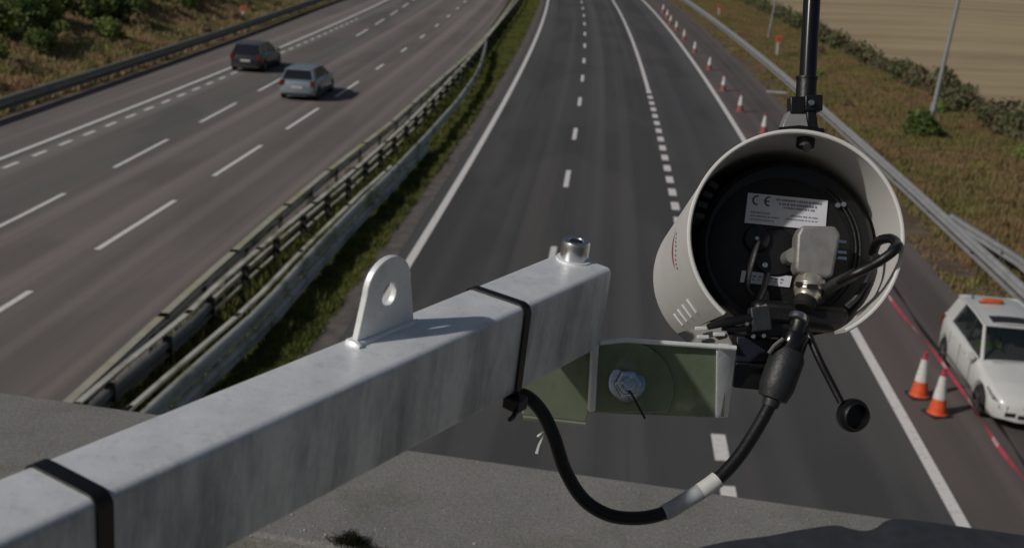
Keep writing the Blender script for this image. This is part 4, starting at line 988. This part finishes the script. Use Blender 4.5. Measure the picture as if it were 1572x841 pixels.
# white strips painting the light at the shell's vent slots, lower left
for i, (px_, py_) in enumerate(((1031, 497), (1043, 490), (1056, 483), (1071, 473))):
    yv = .235-.045*i
    ar = R(223-1.0*i); rr = HRad+.0004
    b = B(); nrm = HR*math.cos(ar)+HU*math.sin(ar); tg = HU*math.cos(ar)-HR*math.sin(ar)
    b.box(HC+HA*yv+nrm*rr, (.0007, .0020, .0065), nrm, HA, tg); obj('vent_highlight', b, MT['label'], t, bevel=.0004)
for (px_, py_) in ((1076, 504), (1079, 517), (1104, 513), (1111, 530)):  # white tabs painting the glints under the shell
    b = B(); b.box(W(px_, py_, .83), (.0042, .002, .0013), CR, F0, CU); obj('glint_tab', b, MT['label'], t, bevel=.0005)
b = B(); b.prism([W(1040, 512, .845), W(1092, 494, .838), W(1112, 500, .832), W(1128, 534, .826), W(1060, 529, .832)], F0*.004); obj('under_plate', b, MT['skirt'], t, bevel=.0008)
# red mark and grey script on the outside of the shell
def onshell(a, y, e=.0004): rr = HRad+e; return H(rr*math.cos(R(a)), y, rr*math.sin(R(a)))
b = B(); rows = []
for k in np.linspace(0, 1, 10): rows.append([onshell(196-26*k, .105+.010*math.sin(k*3)-.004*math.sin(math.pi*k)), onshell(196-26*k, .105+.010*math.sin(k*3)+.004*math.sin(math.pi*k))])
b.grid(rows); obj('red_logo_mark', b, MT['inkr'], t, recalc=False)
b = B()
for k in range(9):
    a = 197-2.6*k; y_ = .086+.003*math.sin(k)
    b.add([onshell(a, y_), onshell(a-1.4, y_), onshell(a-1.8, y_+.006), onshell(a-.6, y_+.006)], [(0, 1, 2, 3)])
obj('grey_lettering', b, MT['inkg'], t, recalc=False)

# antenna on top of the shell
t = thing('antenna', 'glossy black rod antenna rising from the top of the white camera shell', 'antenna', W(1236, 195, .86))
b = B(); b.tube([W(1238, 168, .865), W(1242, 80, .868), W(1247, -10, .872), W(1258, -400, .89), W(1300, -1500, .93)], .0063, 24); obj('rod', b, MT['blackg'], t, smooth=True)
b = B(); b.tube([W(1236, 172, .865), W(1238.5, 122, .866)], [.0076, .0074], 24); b.tube([W(1238.4, 122.5, .866), W(1238.6, 118.5, .866)], .0080, 24); obj('collar', b, MT['black'], t, smooth=True)
b = B(); b.box(W(1222, 163, .862), (.0055, .006, .0062), CR, F0, CU); b.box(W(1246, 160, .862), (.0065, .007, .0058), CR, F0, CU); obj('hinge', b, MT['black'], t, bevel=.001)
b = B(); b.lathe(W(1246, 158, .853), -F0, [(.0024, 0), (.0018, .0015)], 14); obj('hinge_screw', b, MT['steel'], t, smooth=True)
b = B(); P = [W(1212, 170, .858), W(1238, 170, .858), W(1240, 188, .856), W(1244, 200, .856), W(1200, 200, .856), W(1204, 188, .856)]; b.prism(P, F0*.016); obj('bracket', b, MT['connector'], t, bevel=.001)
b = B(); P = [W(1238, 168, .857), W(1253, 168, .857), W(1257, 200, .857), W(1240, 200, .857)]; b.prism(P, F0*.022); obj('foot', b, MT['black'], t, bevel=.001)
b = B(); b.tube([W(1196, 200, .855), W(1228, 197, .855), W(1264, 202, .858)], .0022, 8); obj('base_flange', b, MT['black'], t, smooth=True)

# cables
def smooth_path(pts, n=10):
    P = [Vector(p) for p in pts]; P = [P[0]*2-P[1]]+P+[P[-1]*2-P[-2]]; o = []
    for i in range(1, len(P)-2):
        for k in range(n):
            s = k/n; a, b_, c, d = P[i-1], P[i], P[i+1], P[i+2]
            o.append(.5*((2*b_)+(c-a)*s+(2*a-5*b_+4*c-d)*s*s+(3*b_-a-3*c+d)*s**3))
    return o+[P[-2]]
t = cb1 = thing('power_cable', 'thick black cable looping from the camera plug down and back to the arm', 'cable', W(980, 795, .78))
mainp = [W(784, 606, .772), W(808, 608, .770), W(832, 632, .770), W(851, 672, .770), W(868, 722, .772), W(895, 765, .774), W(932, 789, .777), W(975, 795, .780), W(1016, 788, .783),
         W(1052, 768, .786), W(1098, 738, .790), W(1132, 703, .795), W(1162, 658, .802), W(1184, 618, .808)]
sp = smooth_path(mainp, 12)
b = B(); b.tube(sp, .0046, 18); obj('lead', b, MT['black'], t, smooth=True)
i0 = min(range(len(sp)), key=lambda i: (sp[i]-W(1020, 786, .783)).length); i1 = min(range(len(sp)), key=lambda i: (sp[i]-W(1076, 753, .788)).length); i2 = min(range(len(sp)), key=lambda i: (sp[i]-W(1100, 736, .790)).length)
b = B(); b.tube(sp[i0:i1+1], .0056, 18); obj('clear_sleeve', b, MT['clear_sleeve'], t, smooth=True)
b = B(); b.tube(sp[i1:i2+1], .0058, 18); obj('white_sleeve', b, MT['white_sleeve'], t, smooth=True)
pa = (W(1184, 618, .808)-W(1216, 530, .812)).normalized(); pt = W(1216, 528, .812); PL = (W(1184, 618, .808)-pt).length
b = B(); b.lathe(pt, pa, [(.0070, -.006), (.0078, -.004), (.0078, .000), (.0100, .003), (.0105, .006), (.0122, .0095), (.0122, PL*.72), (.0114, PL*.80), (.0100, PL*.93), (.0062, PL*.95), (.0058, PL*1.06)], 36); pg = obj('plug', b, MT['blacklt'], t, smooth=True)
b = B(); b.lathe(pt, pa, [(.0096, -.008), (.0100, -.007), (.0100, -.002), (.0104, .004), (.0092, .006)], 36); obj('locking_collar', b, MT['blackg'], pg, smooth=True)
b = B(); b.tube([W(1182, 541, .806), W(1190, 530, .803), W(1203, 520, .802)], .0026, 8, flat=.5); obj('plug_tab', b, MT['connector'], pg, smooth=True)
b = B(); b.tube([pt-pa*.005, HP(1226, 500, .012), HP(1229, 486, .012)], .0062, 14); obj('stem', b, MT['black'], t, smooth=True)
t = thing('signal_cable', 'black cable leaving the grey connector and curling back over the shell rim', 'cable', HP(1350, 390, .0))
b = B(); b.tube(smooth_path([HP(1262, 448, .024), HP(1280, 437, .014), HP(1312, 421, -.002), HP(1345, 404, -.006), HP(1372, 385, -.008), HP(1377, 374, .0), HP(1366, 366, .010), HP(1348, 371, .022), HP(1340, 388, .035)], 8), .0034, 14); obj('lead', b, MT['black'], t, smooth=True)
b = B(); b.tube(smooth_path([HP(1262, 449, .023), HP(1282, 436, .013), HP(1314, 420, .000)], 6), .0042, 14); obj('boot', b, MT['blacklt'], t, smooth=True)
b = B(); b.tube(smooth_path([HP(1300, 470, .02), HP(1318, 452, .016), HP(1338, 418, .02), HP(1346, 392, .03)], 8), .0022, 10); obj('thin_lead', b, MT['blacklt'], t, smooth=True)
t = thing('dust_cap', 'round black dust cap dangling on a cord below the camera', 'dust cap', W(1306, 636, .80))
b = B(); b.tube(smooth_path([W(1238, 505, .815), W(1256, 548, .808), W(1275, 586, .804), W(1291, 617, .800)], 8), .0026, 12); obj('cord', b, MT['black'], t, smooth=True)
ax = (-F0+CR*.25-CU*.05).normalized()
b = B(); b.lathe(W(1306, 636, .805), ax, [(.0085, -.002), (.0112, 0), (.0118, .003), (.0112, .0055), (.0098, .006), (.0098, .0085), (.0086, .0095), (.0080, .0075), (.0080, .0035)], 40); obj('cap', b, MT['black'], t, smooth=True)
# pale tie tail hanging under the bracket
t = thing('tie_tail', 'small white plastic tie tail hanging beneath the bracket', 'cable tie', W(836, 660, .79))
b = B(); b.tube([W(827, 696, .79), W(830, 683, .79), W(836, 668, .789), W(838, 656, .788)], [.0034, .0026, .0014, .0012], 8, flat=.5); b.tube([W(825, 670, .789), W(833, 664, .789), W(840, 659, .788)], .0009, 6); obj('strip', b, MT['white_sleeve'], t, smooth=True)

# thin dark navy sheet added over the coping at the lower right
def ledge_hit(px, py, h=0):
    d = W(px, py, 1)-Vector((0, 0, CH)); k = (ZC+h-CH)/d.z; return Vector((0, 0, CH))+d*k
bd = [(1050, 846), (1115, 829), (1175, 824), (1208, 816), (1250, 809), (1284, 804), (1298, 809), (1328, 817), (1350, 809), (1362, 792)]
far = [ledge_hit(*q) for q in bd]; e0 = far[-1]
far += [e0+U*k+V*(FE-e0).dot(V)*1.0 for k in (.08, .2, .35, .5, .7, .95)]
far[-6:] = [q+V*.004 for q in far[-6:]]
t = thing('dark_sheet', 'dark navy sheet added over the bridge coping in the lower right corner', 'cloth', far[5])  # cloth is only the category of this added sheet
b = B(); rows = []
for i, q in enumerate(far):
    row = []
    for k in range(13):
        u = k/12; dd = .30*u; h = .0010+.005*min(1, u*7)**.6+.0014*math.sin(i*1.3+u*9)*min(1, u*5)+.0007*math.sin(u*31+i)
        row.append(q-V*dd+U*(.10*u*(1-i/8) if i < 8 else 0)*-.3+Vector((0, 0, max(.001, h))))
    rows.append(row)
b.grid(rows); o = obj('sheet_mesh', b, MT['navysheet'], t, smooth=True, solid=.0012); q = o.modifiers.new('sub', 'SUBSURF'); q.levels = q.render_levels = 2
